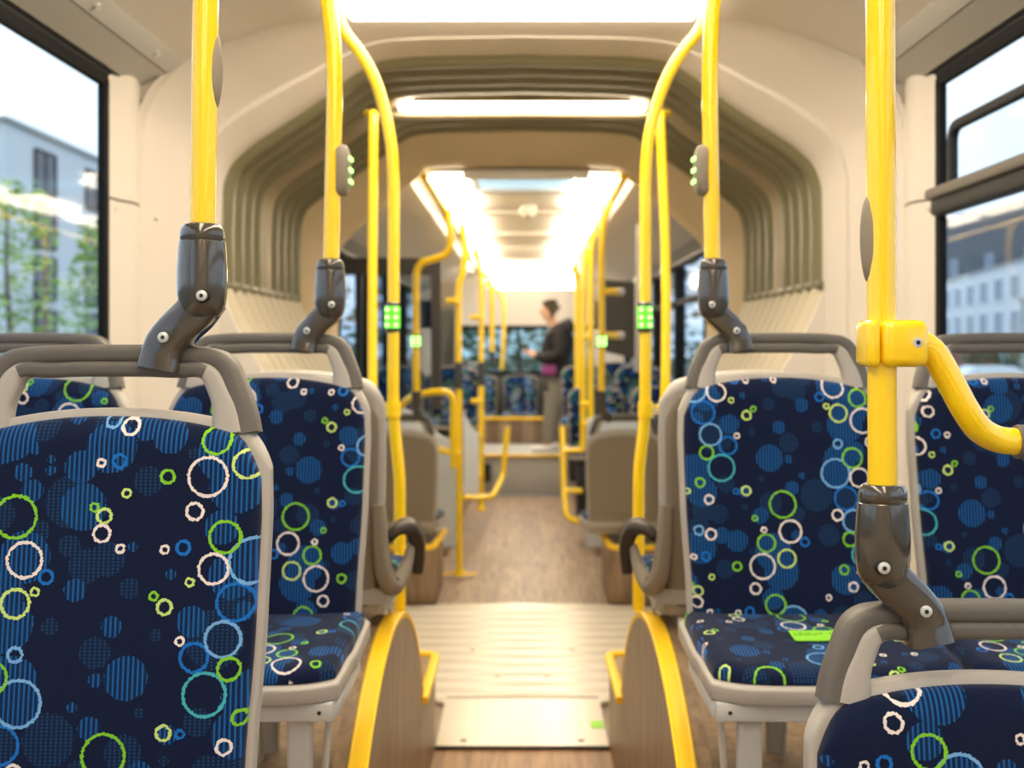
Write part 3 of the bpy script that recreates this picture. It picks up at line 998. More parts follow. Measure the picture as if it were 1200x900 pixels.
# back wall with the rear window
struct(MB().box((0, 12.44, .03), (2.44, .88, .06), .005).build('floor_bench', M['woodfar']))
o = MB().box((0, 12.95, 1.95), (2.6, .06, .8), .005).box((-1.08, 12.95, 1.2), (.4, .06, 1.4)).box((1.08, 12.95, 1.2), (.4, .06, 1.4)).build('wall_rear', M['cream'])
struct(o)
struct(MB().box((0, 12.95, .55), (2.6, .06, .9), .005).build('wall_rear', M['screen']))  # dark colour stands in for the shade between the bench seats
rw = thing('window_20', 'rear window of the bus', 'window', (0, 12.95, 1.0), 0, None, 'structure')
MB().box((0, 0, .28), (1.76, .006, .60)).build('pane', M['teal'], rw, smooth=False)
MB().box((0, 0, .57), (1.8, .08, .05), .01).box((0, 0, .01), (1.8, .08, .05), .01).build('rubber_frame', M['black'], rw)
o = MB().box((0, -1.65, 1.2), (2.6, .06, 2.8)).build('wall_cab', M['cream'])
struct(o)


# ================================================================== SEATS
bus_seat('bubble-patterned blue seat nearest the camera on the left, filling the lower left corner', (-.524, 1.36, .285), U0=-136, V0=888, foot=0)
bus_seat('low bubble-patterned blue seat in the lower right corner, only its top showing', (.534, 1.24, -.018), U0=82, V0=963, foot=.018)
bus_seat('second-row blue seat on the left beside the aisle, clamped to a yellow pole', (-.512, 2.16, .31), U0=-180, V0=1013, cside=-1)
bus_seat('second-row blue seat by the left window, only its top showing behind the nearest seat', (-1.0, 2.16, .31), U0=40, V0=560)
bus_seat('second-row blue seat on the right beside the aisle, lime sticker on its cushion', (.520, 2.16, .31), U0=36, V0=611, CU=150, CV=420, cside=1)
bus_seat('second-row blue seat by the right window behind the bent yellow rail', (.985, 2.16, .31), U0=101, V0=510, CU=10, CV=150)
for sx, side in ((-1, 'left'), (1, 'right')):
    bus_seat('backward facing seat with folded dark armrest behind the second row on the %s' % side, (sx * .515, 2.42, .31), pi, U0=20 * sx, V0=700, handle=False, armrest=sx, CU=33 * sx)

# far seats: backs towards the camera, standing on boxes with yellow nosing
def seat_box(sx, label):
    t = thing('seat_plinth', label, 'plinth', (sx * .62, 5.82, 0), 0, 'plinths behind the joint')
    MB().box((sx * .10, 0, .145), (.54, .50, .29), .006).build('body', M['woodside'], t)
    p = fillet([(sx * .32, -.25, .295), (sx * -.155, -.25, .295), (sx * -.175, .25, .295)], .05)
    MB().sweep(p, rr(.036, .026, .008), up=Vector((0, 0, 1))).build('nosing', M['yellowtrim'], t)
    return t


seat_box(-1, 'wood clad plinth with yellow nosing left of the aisle behind the joint')
seat_box(1, 'wood clad plinth with yellow nosing right of the aisle behind the joint')
fs = bus_seat('taupe seat back seen from behind on the left just past the joint', (-.655, 5.72, -.08), pi, legs=None, coarse=True, U0=11, V0=733)
fs2 = copy_tree(fs)
fs2.location = (.545, 5.72, -.08)
fs2['label'] = 'taupe seat back seen from behind on the right just past the joint'
# more rear-car seats, facing the camera
pr = None
for i, (x, y, z, lab) in enumerate((
        (-.57, 9.0, .23, 'far blue seat on the left beside the aisle, before the last poles'),
        (-1.03, 9.0, .23, 'far blue seat at the left window of the rear car'),
        (.54, 7.9, .10, 'far blue seat on the right beside the aisle, behind the taupe seat back'),
        (1.01, 7.9, .10, 'far blue seat at the right window behind the taupe seat back'),
        (.54, 9.2, .23, 'far blue seat on the right beside the standing person'),
        (1.01, 9.2, .23, 'far blue seat at the right window near the standing person'),
        (-.97, 12.55, .06, 'rear bench seat furthest left under the rear window'),
        (-.495, 12.55, .06, 'rear bench seat second from the left under the rear window'),
        (-.02, 12.55, .06, 'middle rear bench seat under the rear window'),
        (.455, 12.55, .06, 'rear bench seat just right of the standing person'),
        (.93, 12.55, .06, 'rear bench seat furthest right under the rear window'),
        (-.62, 11.2, .23, 'far blue seat on the left just before the upper step'),
        (.98, 11.2, .23, 'far blue seat on the right just before the upper step'))):
    if pr is None:
        pr = s = bus_seat(lab, (x, y, z), legs=None, coarse=True, U0=70, V0=680, handle=False, top=.95, sm='shellback')  # darker shells: the dim light at the back is put into their colour
        ped = MB().box((0, -.24, .20), (.30, .30, .42), .02).build('pedestal', M['dark'], s)
    else:
        s = copy_tree(pr)
        s.location = (x, y, z)
    s['label'] = lab
    s['group'] = 'seats of the rear car'

# lime sticker on the right cushion
sk = thing('cushion_sticker', 'lime green sticker lying on the cushion of the right aisle seat', 'sticker', (.534, 1.945, .8210))
sk.rotation_euler = (.075, 0, 0)
MB().box((0, 0, 0), (.086, .052, .002)).build('label_sheet', M['sticker'], sk)


def text(body, loc, size, m, parent, rot=(0, 0, 0), name='lettering'):
    c = bpy.data.curves.new(name, 'FONT')
    c.body = body
    c.size = size
    c.align_x = 'CENTER'
    c.align_y = 'CENTER'
    c.extrude = .0003
    c.materials.append(m)
    tmp = bpy.data.objects.new(name, c)
    COL.objects.link(tmp)
    me = bpy.data.meshes.new_from_object(tmp.evaluated_get(bpy.context.evaluated_depsgraph_get()))
    bpy.data.objects.remove(tmp)
    bpy.data.curves.remove(c)
    o = bpy.data.objects.new(name, me)
    COL.objects.link(o)
    o.parent = parent
    o.location = loc
    o.rotation_euler = rot
    return o


text('LEGUT  %', (0, .004, .0012), .018, M['stickerink'], sk)

# ================================================================== POLES OF THE FRONT CAR
Y1 = 1.36
p, o = pole('tall yellow pole on the left ending on the nearest seat handle', [at(243, -260, Y1), at(241, 0, Y1), at(237.3, 262, Y1)], .0163)
bracket(p, at(237, 264, Y1) - o, -1)
stop_button(p, at(239.5, 82, Y1) - o, (.90, .44, 0), .105, led=False, w=.030, off=-.006)

YR = 1.24
p, o = pole('tall yellow pole on the right with a clamped side rail, ending on the low seat', [at(1031, -300, YR), at(1031.5, 0, YR), at(1034.2, 567, YR)], .0166)
bracket(p, at(1034.3, 568, YR) - o, 1)
stop_button(p, at(1032.5, 279, YR) - o, (-.90, .44, 0), .108, led=False, w=.030, off=-.005)
# clamp and bent rail to the wall
cl = at(1033.5, 402.5, YR)
rl = thing('side_handrail', 'bent yellow handrail clamped to the right pole, running to the wall', 'handrail', tuple(cl))
MB().box((-.0165, -.001, 0), (.016, .050, .054), .007, seg=3).build('clamp_half', M['yellow'], rl)
MB().box((.019, -.003, 0), (.053, .054, .054), .010, seg=3).build('clamp_block', M['yellow'], rl)
sc = MB().disc((.031, -.0290, .001), (.0, -1, 0), .0060, .0015, 16).build('screw', M['steel'], rl)
MB().disc((.031, -.0303, .001), (.0, -1, 0), .0028, .0008, 6).build('hex_socket', M['dark'], sc)
pts = [at(1066, 400, YR), at(1078, 402, YR), at(1094, 414, YR), at(1112, 444, YR), at(1130, 478, YR), at(1148, 503, YR + .005), at(1170, 515, YR + .01), at(1196, 518, YR + .012)]
MB().tube([q - cl for q in smooth(pts, 7)], .0160, 20).build('bent_tube', M['yellow'], rl)
a = at(1190, 518, YR + .012) - cl
b_ = at(1290, 519, YR + .012) - cl
MB().tube([a, a + (b_ - a) * .04, b_], [.0195, .0205, .0205], 20).build('grip_sleeve', M['handle'], rl)
MB().tube([b_, b_ + Vector((.50, .02, -.0))], .0160, 16).build('wall_tube', M['yellow'], rl)

Y2p = 2.16
for sx, lab in ((-1, 'second yellow pole on the left with a grey stop button, ending on the aisle seat'), (1, 'second yellow pole on the right with a grey stop button, ending on the aisle seat')):
    if sx < 0:
        pts = [at(378, -70, Y2p), at(381, -30, Y2p), at(386, 10, Y2p), at(391, 60, Y2p), at(392, 120, Y2p), at(390, 210, Y2p), at(388, 303, Y2p)]
        bt = at(391.5, 200, Y2p)
        ax = at(387, 305, Y2p)
    else:
        pts = [at(842, -70, Y2p), at(839, -30, Y2p), at(835, 10, Y2p), at(832.5, 60, Y2p), at(832, 120, Y2p), at(833.5, 210, Y2p), at(835, 303, Y2p)]
        bt = at(832.5, 200, Y2p)
        ax = at(836, 305, Y2p)
    p, o = pole(lab, smooth(pts, 5))
    bracket(p, ax - o, -1 if sx < 0 else 1)
    stop_button(p, bt - o, (-sx, -.06, 0), .104, led=True, w=.042, off=.006)

Y3p = 3.0
for sx, side in ((-1, 'left'), (1, 'right')):
    if sx < 0:
        xs = [(391, -75), (391, -20), (394, 14), (404, 38), (422, 62), (440, 95), (453, 140), (460, 190), (461, 260), (461, 372), (461, 470), (463, 505), (467, 545), (468.5, 575), (468.5, 640), (468.5, 716)]
    else:
        xs = [(833, -75), (833, -20), (829, 14), (818, 38), (799, 62), (780, 95), (765, 140), (757.5, 190), (756.5, 260), (756.5, 372), (756, 470), (754, 505), (749.5, 545), (748.5, 575), (748.5, 640), (748.5, 716)]
    pts = [at(x, y, Y3p) for x, y in xs]
    p, o = pole('arched yellow aisle pole on the %s rising from the wheel arch to the ceiling' % side, smooth(pts, 6), .0168)
    led_ring(p, at(xs[9][0] - 1, 372, Y3p) - o, .0168, .06)
    x = xs[9][0]
    # loop rail joining the pole to the portal
    x4 = 436.5 if sx < 0 else 780
    y4 = 3.6
    q = [at(x, 480, Y3p), at(x + (x4 - x) * .5, 480, Y3p + .3), at(x4 + (1 if sx < 0 else -2), 473, y4 - .03), at(x4, 440, y4), at(x4, 300, y4), at(x4 + (1 if sx < 0 else -6), 150, y4), at(x4 + (1 if sx < 0 else -7), 137, y4 + .02), at(x4 + (1 if sx < 0 else -8), 135, y4 + .06), at(x4 + (-6 if sx < 0 else 2), 133, y4 + .22)]
    lp = thing('loop_rail', 'slim yellow loop rail behind the arched pole on the %s' % side, 'handrail', tuple(q[0]))
    MB().tube([v - q[0] for v in smooth(q, 6)], .0163, 16).build('tube', M['yellow'], lp)
    MB().tube([Vector((-.0, 0, -.022)), Vector((0, 0, .022))], .022, 16).build('clamp', M['yellow'], lp)

# ================================================================== POLES OF THE REAR CAR
RF = .0195
YA = 5.65
xs = [(525, 245), (528, 272), (527.5, 288), (521, 299), (507, 304), (495, 308), (488.5, 318), (487.5, 335), (487.5, 400), (488, 463)]
p, o = pole('cranked yellow pole with green lamps above the left taupe seat', smooth([at(x, y, YA) for x, y in xs], 6), RF)
led_ring(p, at(487.5, 400, YA) - o, RF, .048, size=.010)
MB().tube([at(488, 458, YA) - o, at(488, 476, YA) - o, at(489, 484, YA) - o], [.026, .026, .02]).build('sleeve', M['bracket'], p)
MB().sweep(smooth([at(489, 480, YA) - o, at(491, 486, YA) - o, at(494, 490, YA + .02) - o], 4), rr(.05, .05, .012)).build('clamp_arm', M['bracket'], p)
xs = [(716, 236), (708, 255), (705.5, 280), (705, 340), (705, 400), (704.5, 463)]
p, o = pole('yellow pole with green lamps above the right taupe seat', smooth([at(x, y, YA) for x, y in xs], 6), RF)
led_ring(p, at(705, 400, YA) - o, RF, .048, size=.010)
MB().tube([at(704.5, 458, YA) - o, at(704.5, 476, YA) - o, at(706, 484, YA) - o], [.026, .026, .02]).build('sleeve', M['bracket'], p)
MB().sweep(smooth([at(706, 480, YA) - o, at(710, 486, YA) - o, at(714, 490, YA + .02) - o], 4), rr(.05, .05, .012)).build('clamp_arm', M['bracket'], p)
for y in (342, 393):
    a = at(706, y, YA) - o
    b_ = at(722, y, YA + .08) - o
    ar = MB().tube([a, b_], .019, 12).build('side_arm', M['yellow'], p)
    MB().tube([b_, at(729, y, YA + .12) - o], [.021, .021], 12).build('end_cap', M['cream'], ar)


def floor_pole(label, xs, Y, stubs=(), grip=None, base=True, r=.0195):
    pts = smooth([at(x, y, Y) for x, y in xs], 5)
    p, o = pole(label, pts, r)
    for (x0, x1, y) in stubs:
        c = MB().tube([at(x0, y, Y) - o, at(x1, y - (2 if False else 0), Y - .05) - o], r * .95, 12).build('side_arm', M['yellow'], p)
    if grip:
        MB().tube([at(grip[0], grip[1], Y) - o, at(grip[0], grip[2], Y) - o], r * 1.25, 14).build('grip', M['bracket'], p)
    if base:
        MB().lathe([(.0, .03), (r * 1.5, .028), (r * 2.0, .004), (r * 2.0, 0), (0, 0)], (0, 0, 0)).build('foot_flange', M['yellow'], p)
    return p, o


floor_pole('yellow door pole on the left standing on the grey oak floor', [(541, 262), (545, 285), (544.5, 305), (541, 325), (537.5, 342), (537.5, 425), (538, 520), (538.5, 674)], 6.27, [(524, 538, 353)], (537.5, 425, 456))
tag(MB().box(at(535, 672.5, 6.30) + Vector((0, 0, 0)), (.24, .03, .012), .003).build('floor_edging', M['yellowtrim']), 'yellow edging strip on the floor at the foot of the door pole', 'edging')
floor_pole('third yellow pole on the left beside the dark blue seats', [(557, 290), (562, 310), (564, 330), (564, 430), (564, 598)], 8.3, [(552, 565, 372), (553, 565, 470), (551, 565, 510), (551, 565, 557)], (564, 424, 452), r=.0215)
floor_pole('short yellow pole on the left hanging beside the rear window', [(560, 317), (571, 325), (576, 345), (576.5, 415)], 9.8, (), (576.5, 412, 428), base=False, r=.024)
floor_pole('furthest yellow pole on the left in front of the rear window', [(567, 331), (582, 339), (590, 354), (590, 400), (588, 433)], 11.4, base=False, r=.020)
floor_pole('yellow pole on the right with a cream end cap stub', [(700, 268), (694, 285), (692.5, 310), (692.5, 400), (692.5, 492)], 6.6, [(690, 680, 396)], base=False)
floor_pole('yellow pole between the person and the right taupe seat', [(687, 291), (685.5, 305), (684, 330), (683.5, 430), (683.5, 528)], 7.5, [(682, 692, 473), (682, 692, 497)], base=False, r=.022)
floor_pole('furthest yellow pole on the right touching the person', [(674, 311), (676.5, 335), (676.5, 360), (677, 455)], 9.0, base=False, r=.026)

# ceiling rails
for sx, side in ((-1, 'left'), (1, 'right')):
    a = at(497 if sx < 0 else 731, 207, 5.32)
    b = at(526 if sx < 0 else 706, 255, 6.2)
    c = at(541 if sx < 0 else 690, 280, 7.2)
    pts = [a, a.lerp(b, .5), b, c, Vector((c.x * 1.0, 8.5, 2.05)), Vector((c.x, 11.6, 2.03))]
    rl = thing('ceiling_rail', 'yellow grab rail running under the %s edge of the rear ceiling' % side, 'handrail', tuple(a))
    MB().tube([v - a for v in smooth(pts, 6)], .019, 14).build('tube', M['yellow'], rl)
    for k, y in enumerate((6.1, 7.7, 9.3, 10.9)):
        x = c.x * (1.05 if y < 7 else 1.0)
        q = Vector((x, y, 2.06)) - a
        MB().tube([q, q + Vector((sx * .03, 0, .13))], [.017, .022], 10).build('hanger', M['yellow'], rl)

# guard rails
def rail(label, pts, r=.0195, loc=None, name='guard_rail', extra=()):
    P = fillet([Vector(p) for p in pts], .06)
    t = thing(name, label, 'handrail', tuple(P[0]))
    MB().tube([p - P[0] for p in P], r, 14).build('tube', M['yellow'], t)
    for e in extra:
        MB().tube([Vector(v) - P[0] for v in e], r * .95, 12).build('cross_tube', M['yellow'], t)
    return t


rail('yellow hooped rail in front of the pale partition on the left', [at(464, 482, 6.3), at(480, 465, 6.25), at(505, 459, 6.2), at(531, 459, 6.2), at(531.5, 548, 6.2)], extra=[(at(508, 526, 6.2), at(539, 532, 6.22))])
rail('low yellow guard rail left of the grey step', [at(543, 583, 7.6), at(577, 583, 7.6), at(589, 560, 7.9), at(595, 500, 7.9)], .021)
rail('low yellow guard rail right of the grey step', [at(683, 611, 7.4), at(664, 608, 7.4), at(661, 575, 7.5), at(659, 500, 7.6)], .022, extra=[(at(660, 528, 7.55), at(684, 528, 7.55)), (at(663, 575, 7.5), at(682, 575, 7.5))])

# partitions of the rear car
def board(label, pts, Y, th=.03):
    P = [at(x, y, Y) for x, y in pts]
    c = P[0].copy()
    t = thing('partition_board', label, 'partition', tuple(c))
    MB().prism([p - c for p in P], (0, th, 0)).build('board', M['pale'], t, smooth=False)
    MB().tube([P[-1] - c + Vector((0, -.004, 0)), P[-2] - c + Vector((0, -.004, 0))], .012, 10).build('edge_post', M['alu'], t)
    return t


board('pale partition board behind the right taupe seat back', [(688, 493), (694, 490), (752, 490), (752, 640), (688, 640)], 6.45)
cv = [(438, 470), (470, 476), (488, 487), (497, 492), (505, 500), (512, 508), (520, 513), (534, 517)]
board('pale partition board with a curved top left of the door pole', cv + [(534, 640), (438, 640)], 6.55)
cv = [(543, 480), (547, 492), (552, 501), (557, 506), (561, 508)]
board('narrow pale partition board between the left poles', cv + [(561, 578), (543, 578)], 8.0)
gp = thing('glass_partition', 'dark framed glass partition on the left past the joint', 'partition', tuple(at(400, 311, 7.3)))
o = gp.location.copy()
MB().prism([at(x, y, 7.3) - o for x, y in ((392, 302), (517, 302), (517, 322), (392, 322))], (0, .05, 0)).build('header', M['screen'], gp, smooth=False)
MB().prism([at(x, y, 7.3) - o for x, y in ((505, 322), (517, 322), (517, 480), (505, 480))], (0, .05, 0)).build('post', M['screen'], gp, smooth=False)
MB().prism([at(x, y, 7.3) - o for x, y in ((416, 322), (424, 322), (424, 560), (416, 560))], (0, .05, 0)).build('post', M['dark'], gp, smooth=False)
MB().prism([at(x, y, 7.32) - o for x, y in ((424, 322), (505, 322), (505, 560), (424, 560))], (0, .012, 0)).build('pane', M['tint'], gp, smooth=False)
gp = thing('glass_partition', 'narrow grey glass screen between the left poles far back', 'partition', tuple(at(515, 350, 9.2)))
o = gp.location.copy()
MB().prism([at(x, y, 9.2) - o for x, y in ((514, 329), (536, 329), (536, 470), (514, 470))], (0, .03, 0)).build('panel', M['shellback'], gp, smooth=False)
MB().prism([at(x, y, 9.2) - o for x, y in ((518, 362), (532, 362), (532, 466), (518, 466))], (0, -.012, 0)).build('pane', M['tint'], gp, smooth=False)
sp_ = thing('dark_screen', 'dark brown screen panel behind the lit pole on the right', 'screen panel', tuple(at(712, 325, 6.9)))
o = sp_.location.copy()
P = [at(x, y, 6.9) - o for x, y in ((708, 328), (749, 331), (749, 414), (744, 420), (708, 412))]
MB().prism(P, (0, .04, 0)).build('panel', M['screen'], sp_, smooth=False)
MB().box(at(748, 380, 6.92) - o, (.05, .07, .62), .01).build('edge_post', M['alu'], sp_)
MB().tube([at(749, 330, 6.94) - o, at(749, 262, 6.94) - o], .02, 10).build('hanger_tube', M['alu'], sp_)

# ================================================================== THE STANDING PERSON
def skin(name, m, parent, pts, edges, root=0, sub=2):
    me = bpy.data.meshes.new(name)
    me.from_pydata([p[:3] for p in pts], edges, [])
    o = bpy.data.objects.new(name, me)
    COL.objects.link(o)
    o.parent = parent
    me.materials.append(m)
    md = o.modifiers.new('skin', 'SKIN')
    md.use_smooth_shade = True
    for i, p in enumerate(pts):
        rx = p[3]
        me.skin_vertices[0].data[i].radius = rx if isinstance(rx, tuple) else (rx, rx)
        me.skin_vertices[0].data[i].use_root = (i == root)
    sb = o.modifiers.new('sub', 'SUBSURF')
    sb.levels = sub
    sb.render_levels = sub
    return o


sk_m = mat('skin', (206, 158, 128), .5)
hood_m = mat('black_hoodie', (34, 30, 30), .85)
trou_m = mat('grey_trousers', (122, 118, 104), .8)
shoe_m = mat('white_trainers', (222, 220, 214), .6)
hair_m = mat('dark_hair', (70, 60, 42), .8)
bag_m = mat('magenta_pouch', (134, 56, 112), .6)
phone_m = mat('phone', (60, 62, 66), .3)
PX = at(653, 405, 11.0).x
ps = thing('person', 'person in a black hoodie and grey trousers looking down at a phone at the back', 'person', (PX, 11.0, .262))
H = .885                       # scale of a 1.72 m figure (stooped)
def S(pts):
    return [tuple(v * H for v in p[:3]) + ((tuple(v * H for v in p[3]) if isinstance(p[3], tuple) else p[3] * H),) for p in pts]
# figure faces -x (towards the left side of the bus)
body = [(0, 0, .93, .12), (-.01, 0, 1.10, .115), (.0, 0, 1.28, .13), (.0, 0, 1.40, .10), (-.05, 0, 1.49, .055), (-.09, 0, 1.56, .068), (-.115, 0, 1.64, .088), (-.115, 0, 1.71, .075),
        (0, -.17, 1.39, .055), (.02, -.24, 1.13, .045), (-.17, -.19, 1.07, .036), (-.27, -.13, 1.12, .026), (-.31, -.12, 1.13, .030),
        (0, .17, 1.39, .055), (.02, .24, 1.13, .045), (-.17, .19, 1.10, .036), (-.27, .12, 1.14, .026), (-.31, .10, 1.15, .030),
        (0, -.09, .86, .095), (-.075, -.10, .48, .062), (-.105, -.10, .10, .040), (-.20, -.10, .035, .034), (-.28, -.10, .03, .026),
        (.02, .09, .86, .095), (.045, .10, .48, .062), (.06, .10, .10, .040), (-.04, .10, .035, .034), (-.12, .10, .03, .026),
        (-.185, 0, 1.60, .030), (-.20, 0, 1.635, .020)]
ed = [(0, 1), (1, 2), (2, 3), (3, 4), (4, 5), (5, 6), (6, 7), (3, 8), (8, 9), (9, 10), (10, 11), (11, 12), (3, 13), (13, 14), (14, 15), (15, 16), (16, 17),
      (0, 18), (18, 19), (19, 20), (20, 21), (21, 22), (0, 23), (23, 24), (24, 25), (25, 26), (26, 27), (6, 28), (6, 29)]
n0 = len(body)
for hand, y0, sgn in ((12, -.12, 1), (17, .10, -1)):
    bx, by, bz = body[hand][:3]
    for k, (dy, L_) in enumerate(((-.027, .060), (-.010, .070), (.008, .066), (.025, .052))):
        a = len(body)
        body += [(bx - .030, by + dy, bz + .004, .0095), (bx - .030 - L_ * .55, by + dy, bz + .018, .0085), (bx - .030 - L_ * .6, by + dy + .012 * sgn, bz + .045, .0075)]
        ed += [(hand, a), (a, a + 1), (a + 1, a + 2)]
    a = len(body)
    body += [(bx - .005, by + .030 * sgn, bz + .020, .010), (bx - .03, by + .038 * sgn, bz + .045, .008)]
    ed += [(hand, a), (a, a + 1)]
skin('body', sk_m, ps, S(body), ed)
hd = [(0, 0, .90, .175), (-.02, 0, 1.08, .195), (.02, 0, 1.27, .215), (.03, 0, 1.40, .16), (.0, 0, 1.48, .09), (.12, 0, 1.47, .11), (.17, 0, 1.36, .10),
      (.005, -.19, 1.385, .09), (.03, -.27, 1.13, .078), (-.16, -.21, 1.08, .064), (-.255, -.14, 1.118, .048),
      (.005, .19, 1.385, .09), (.03, .27, 1.13, .078), (-.16, .21, 1.105, .064), (-.255, .13, 1.137, .048), (.01, 0, .80, .175)]
skin('hoodie', hood_m, ps, S(hd), [(0, 1), (1, 2), (2, 3), (3, 4), (3, 5), (5, 6), (3, 7), (7, 8), (8, 9), (9, 10), (3, 11), (11, 12), (12, 13), (13, 14), (0, 15)])
tr = [(.01, 0, .92, .155), (-.02, -.09, .80, .125), (-.075, -.10, .48, .098), (-.10, -.10, .16, .080), (-.105, -.10, .085, .080), (.03, .09, .80, .125), (.045, .10, .48, .098), (.055, .10, .16, .080), (.06, .10, .085, .080)]
skin('trousers', trou_m, ps, S(tr), [(0, 1), (1, 2), (2, 3), (3, 4), (0, 5), (5, 6), (6, 7), (7, 8)])
for y, dx in ((-.10, -.135), (.10, .03)):
    sh = [(.065 + dx, y, .045, .045), (.0 + dx, y, .045, .048), (-.10 + dx, y, .036, .042), (-.185 + dx, y, .030, .034)]
    skin('shoe', shoe_m, ps, S(sh), [(0, 1), (1, 2), (2, 3)], 1)
hr = [(-.085, 0, 1.66, .088), (-.09, 0, 1.72, .088), (-.05, 0, 1.63, .062), (-.15, 0, 1.745, .055)]
skin('hair', hair_m, ps, S(hr), [(0, 1), (0, 2), (1, 3)])
MB().box((-.36 * H, -.0, 1.185 * H), (.012, .07, .14), .004, rot=Matrix.Rotation(-.5, 3, 'Y')).build('phone_in_hand', phone_m, ps)
MB().box((-.10 * H, -.185 * H, .95 * H), (.15, .06, .11), .02).build('waist_pouch', bag_m, ps)

# ================================================================== OUTSIDE
gm = mat('asphalt_and_lawn', (112, 116, 108), .9, noise_amt=.3, noise_scale=.4)
o = MB().box((0, 60, -1.0), (400, 300, .1)).build('ground', gm)
struct(o)
fac = mat('pale_render', (236, 240, 242), .8)
fac2 = mat('white_render', (242, 245, 248), .8)
fac3 = mat('grey_slate_cladding', (92, 98, 106), .7, noise_amt=.15, noise_scale=.3)
win_m = mat('dark_glazing', (58, 66, 82), .15)
winb = mat('blue_glazing', (98, 124, 146), .15)
leaf_m = mat('birch_leaves', (172, 202, 112), .8, noise_amt=.35, noise_scale=2)
leaf_d = mat('dark_leaves', (78, 98, 62), .8, noise_amt=.35, noise_scale=2)
bark = mat('bark', (120, 108, 92), .9)
brick = mat('red_brick', (150, 92, 74), .85)


def building(name, label, a, b, z1, m, wins, wm, depth=12, sill=None, kind=None):
    """facade from a to b (x, y); wins: (along 0-1, z, width, height)"""
    A, B_ = Vector((a[0], a[1], 0)), Vector((b[0], b[1], 0))
    d = (B_ - A)
    L_ = d.length
    t = thing(name, label, 'building', (A.x, A.y, -.95))
    u = d / L_
    n = Vector((u.y, -u.x, 0))
    if n.dot(-A) < 0:
        n = -n
    h = z1 + .95
    MB().prism([u * 0, u * L_, u * L_ - n * depth, -n * depth], (0, 0, h)).build('walls', m, t, smooth=False)
    MB().prism([u * -.2 + n * .2 + Vector((0, 0, h)), u * (L_ + .2) + n * .2 + Vector((0, 0, h)), u * (L_ + .2) - n * (depth + .2) + Vector((0, 0, h)), u * -.2 - n * (depth + .2) + Vector((0, 0, h))], (0, 0, .22)).build('roof_edge', M['alu'], t, smooth=False)
    for (s, z, w, hh) in wins:
        c = u * (s * L_) + Vector((0, 0, z + .95))
        q = [c - u * w / 2, c + u * w / 2, c + u * w / 2 + Vector((0, 0, hh)), c - u * w / 2 + Vector((0, 0, hh))]
        wo = MB().prism([p + n * .02 for p in q], n * .06).build('window', wm, t, smooth=False)
        fr = MB()
        for p, r_ in ((0, 1), (1, 2), (2, 3), (3, 0)):
            fr.tube([q[p] + n * .09, q[r_] + n * .09], .07, 4)
        fr.tube([(q[0] + q[1]) / 2 + n * .09, (q[2] + q[3]) / 2 + n * .09], .05, 4)
        fr.build('frame', M['dark'] if wm is win_m else fac2, wo, smooth=False)
    return t


# left: pale block of flats parallel to the road
zs = [(9.25, 2.2), (6.45, 2.25), (3.75, 2.2), (1.0, 2.2)]
ws = []
for s, w in ((.162, 2.4), (.405, 2.5), (.65, 2.4), (.88, 2.4)):
    for z, hh in zs:
        ws.append((s, z, w, hh))
building('apartment_building', 'pale block of flats with dark windows outside the left window', (-25, 51.5), (-25, 78), 12.2, fac, ws, win_m)
ws = [((i + .5) / 11, z, 3.0, 2.2) for i in range(11) for z in (6.0, 2.6, -.4)]
building('office_building', 'low white building with a grid of windows outside the right window', (56.5, 150), (44.0, 82), 9.4, fac2, ws, winb, 16)
ws = [((i + .5) / 7, z, 2.6, 2.8) for i in range(7) for z in (14.2,)]
building('grey_building', 'tall grey slate building behind the white one on the right', (78, 215), (84, 125), 25, fac3, ws, winb, 16)


def tree(label, loc, h, rad, m, seed, n=46, group=None):
    rnd = random.Random(seed)
    t = thing('tree', label, 'tree', loc, 0, group)
    MB().tube(smooth([(0, 0, 0), (.1, 0, h * .3), (-.1, .1, h * .6), (0, 0, h * .92)], 4), [.16 - .12 * i / 12 for i in range(13)], 8).build('trunk', bark, t)
    mb = MB()
    for i in range(n * 14):
        a, b = rnd.random() * 2 * pi, rnd.random()
        z = h * (.18 + .8 * b)
        k = rad * sqrt(rnd.random()) * (1.15 - .8 * abs(b - .38))
        c = Vector((cos(a) * k, sin(a) * k, z))
        s = rnd.uniform(.12, .26)
        q = Matrix.Rotation(rnd.random() * 6.28, 3, 'Z') @ Matrix.Rotation(rnd.uniform(-1.2, 1.2), 3, 'X')
        mb.add([c + q @ Vector(v) for v in ((-s, 0, 0), (0, -s * .6, .03), (s, 0, 0), (0, s * .6, .03), (0, 0, .08))], [(0, 1, 4), (1, 2, 4), (2, 3, 4), (3, 0, 4), (0, 3, 2, 1)])
    mb.build('foliage', m, t, smooth=False)
    return t


tree('bright green young tree at the left edge of the left window', (-17.6, 36.5, -.95), 8.0, 1.9, leaf_m, 3)
tree('green young tree beside the left window pillar', (-17.5, 44.5, -.95), 7.4, 1.5, leaf_m, 5)
for i, (x, y, lab) in enumerate(((38, 62, 'dark green bush outside, seen through the right seat handle'), (30, 66, 'dark green bush nearest the red brick wall outside'))):
    tree(lab, (x, y, -.95), 3.0, 2.6, leaf_d, 11 + i, 60)
for i, (x, y, lab) in enumerate(((-4, 34, 'green tree behind the bus, seen through the rear window'), (3.5, 38, 'second green tree behind the bus, seen through the rear window'), (-.2, 46, 'green tree furthest behind the bus in the rear window'))):
    tree(lab, (x, y, -.95), 6.5, 3.4, leaf_d, 21 + i, 80)
bw = MB().box((30.5, 74, .4), (5, .4, 2.7), .02).build('brick_wall', brick)
tag(bw, 'low red brick wall outside beyond the right window', 'wall')
car = thing('parked_car', 'white car roof outside the right window below the seat handle', 'car', (18.2, 42.0, -.95))
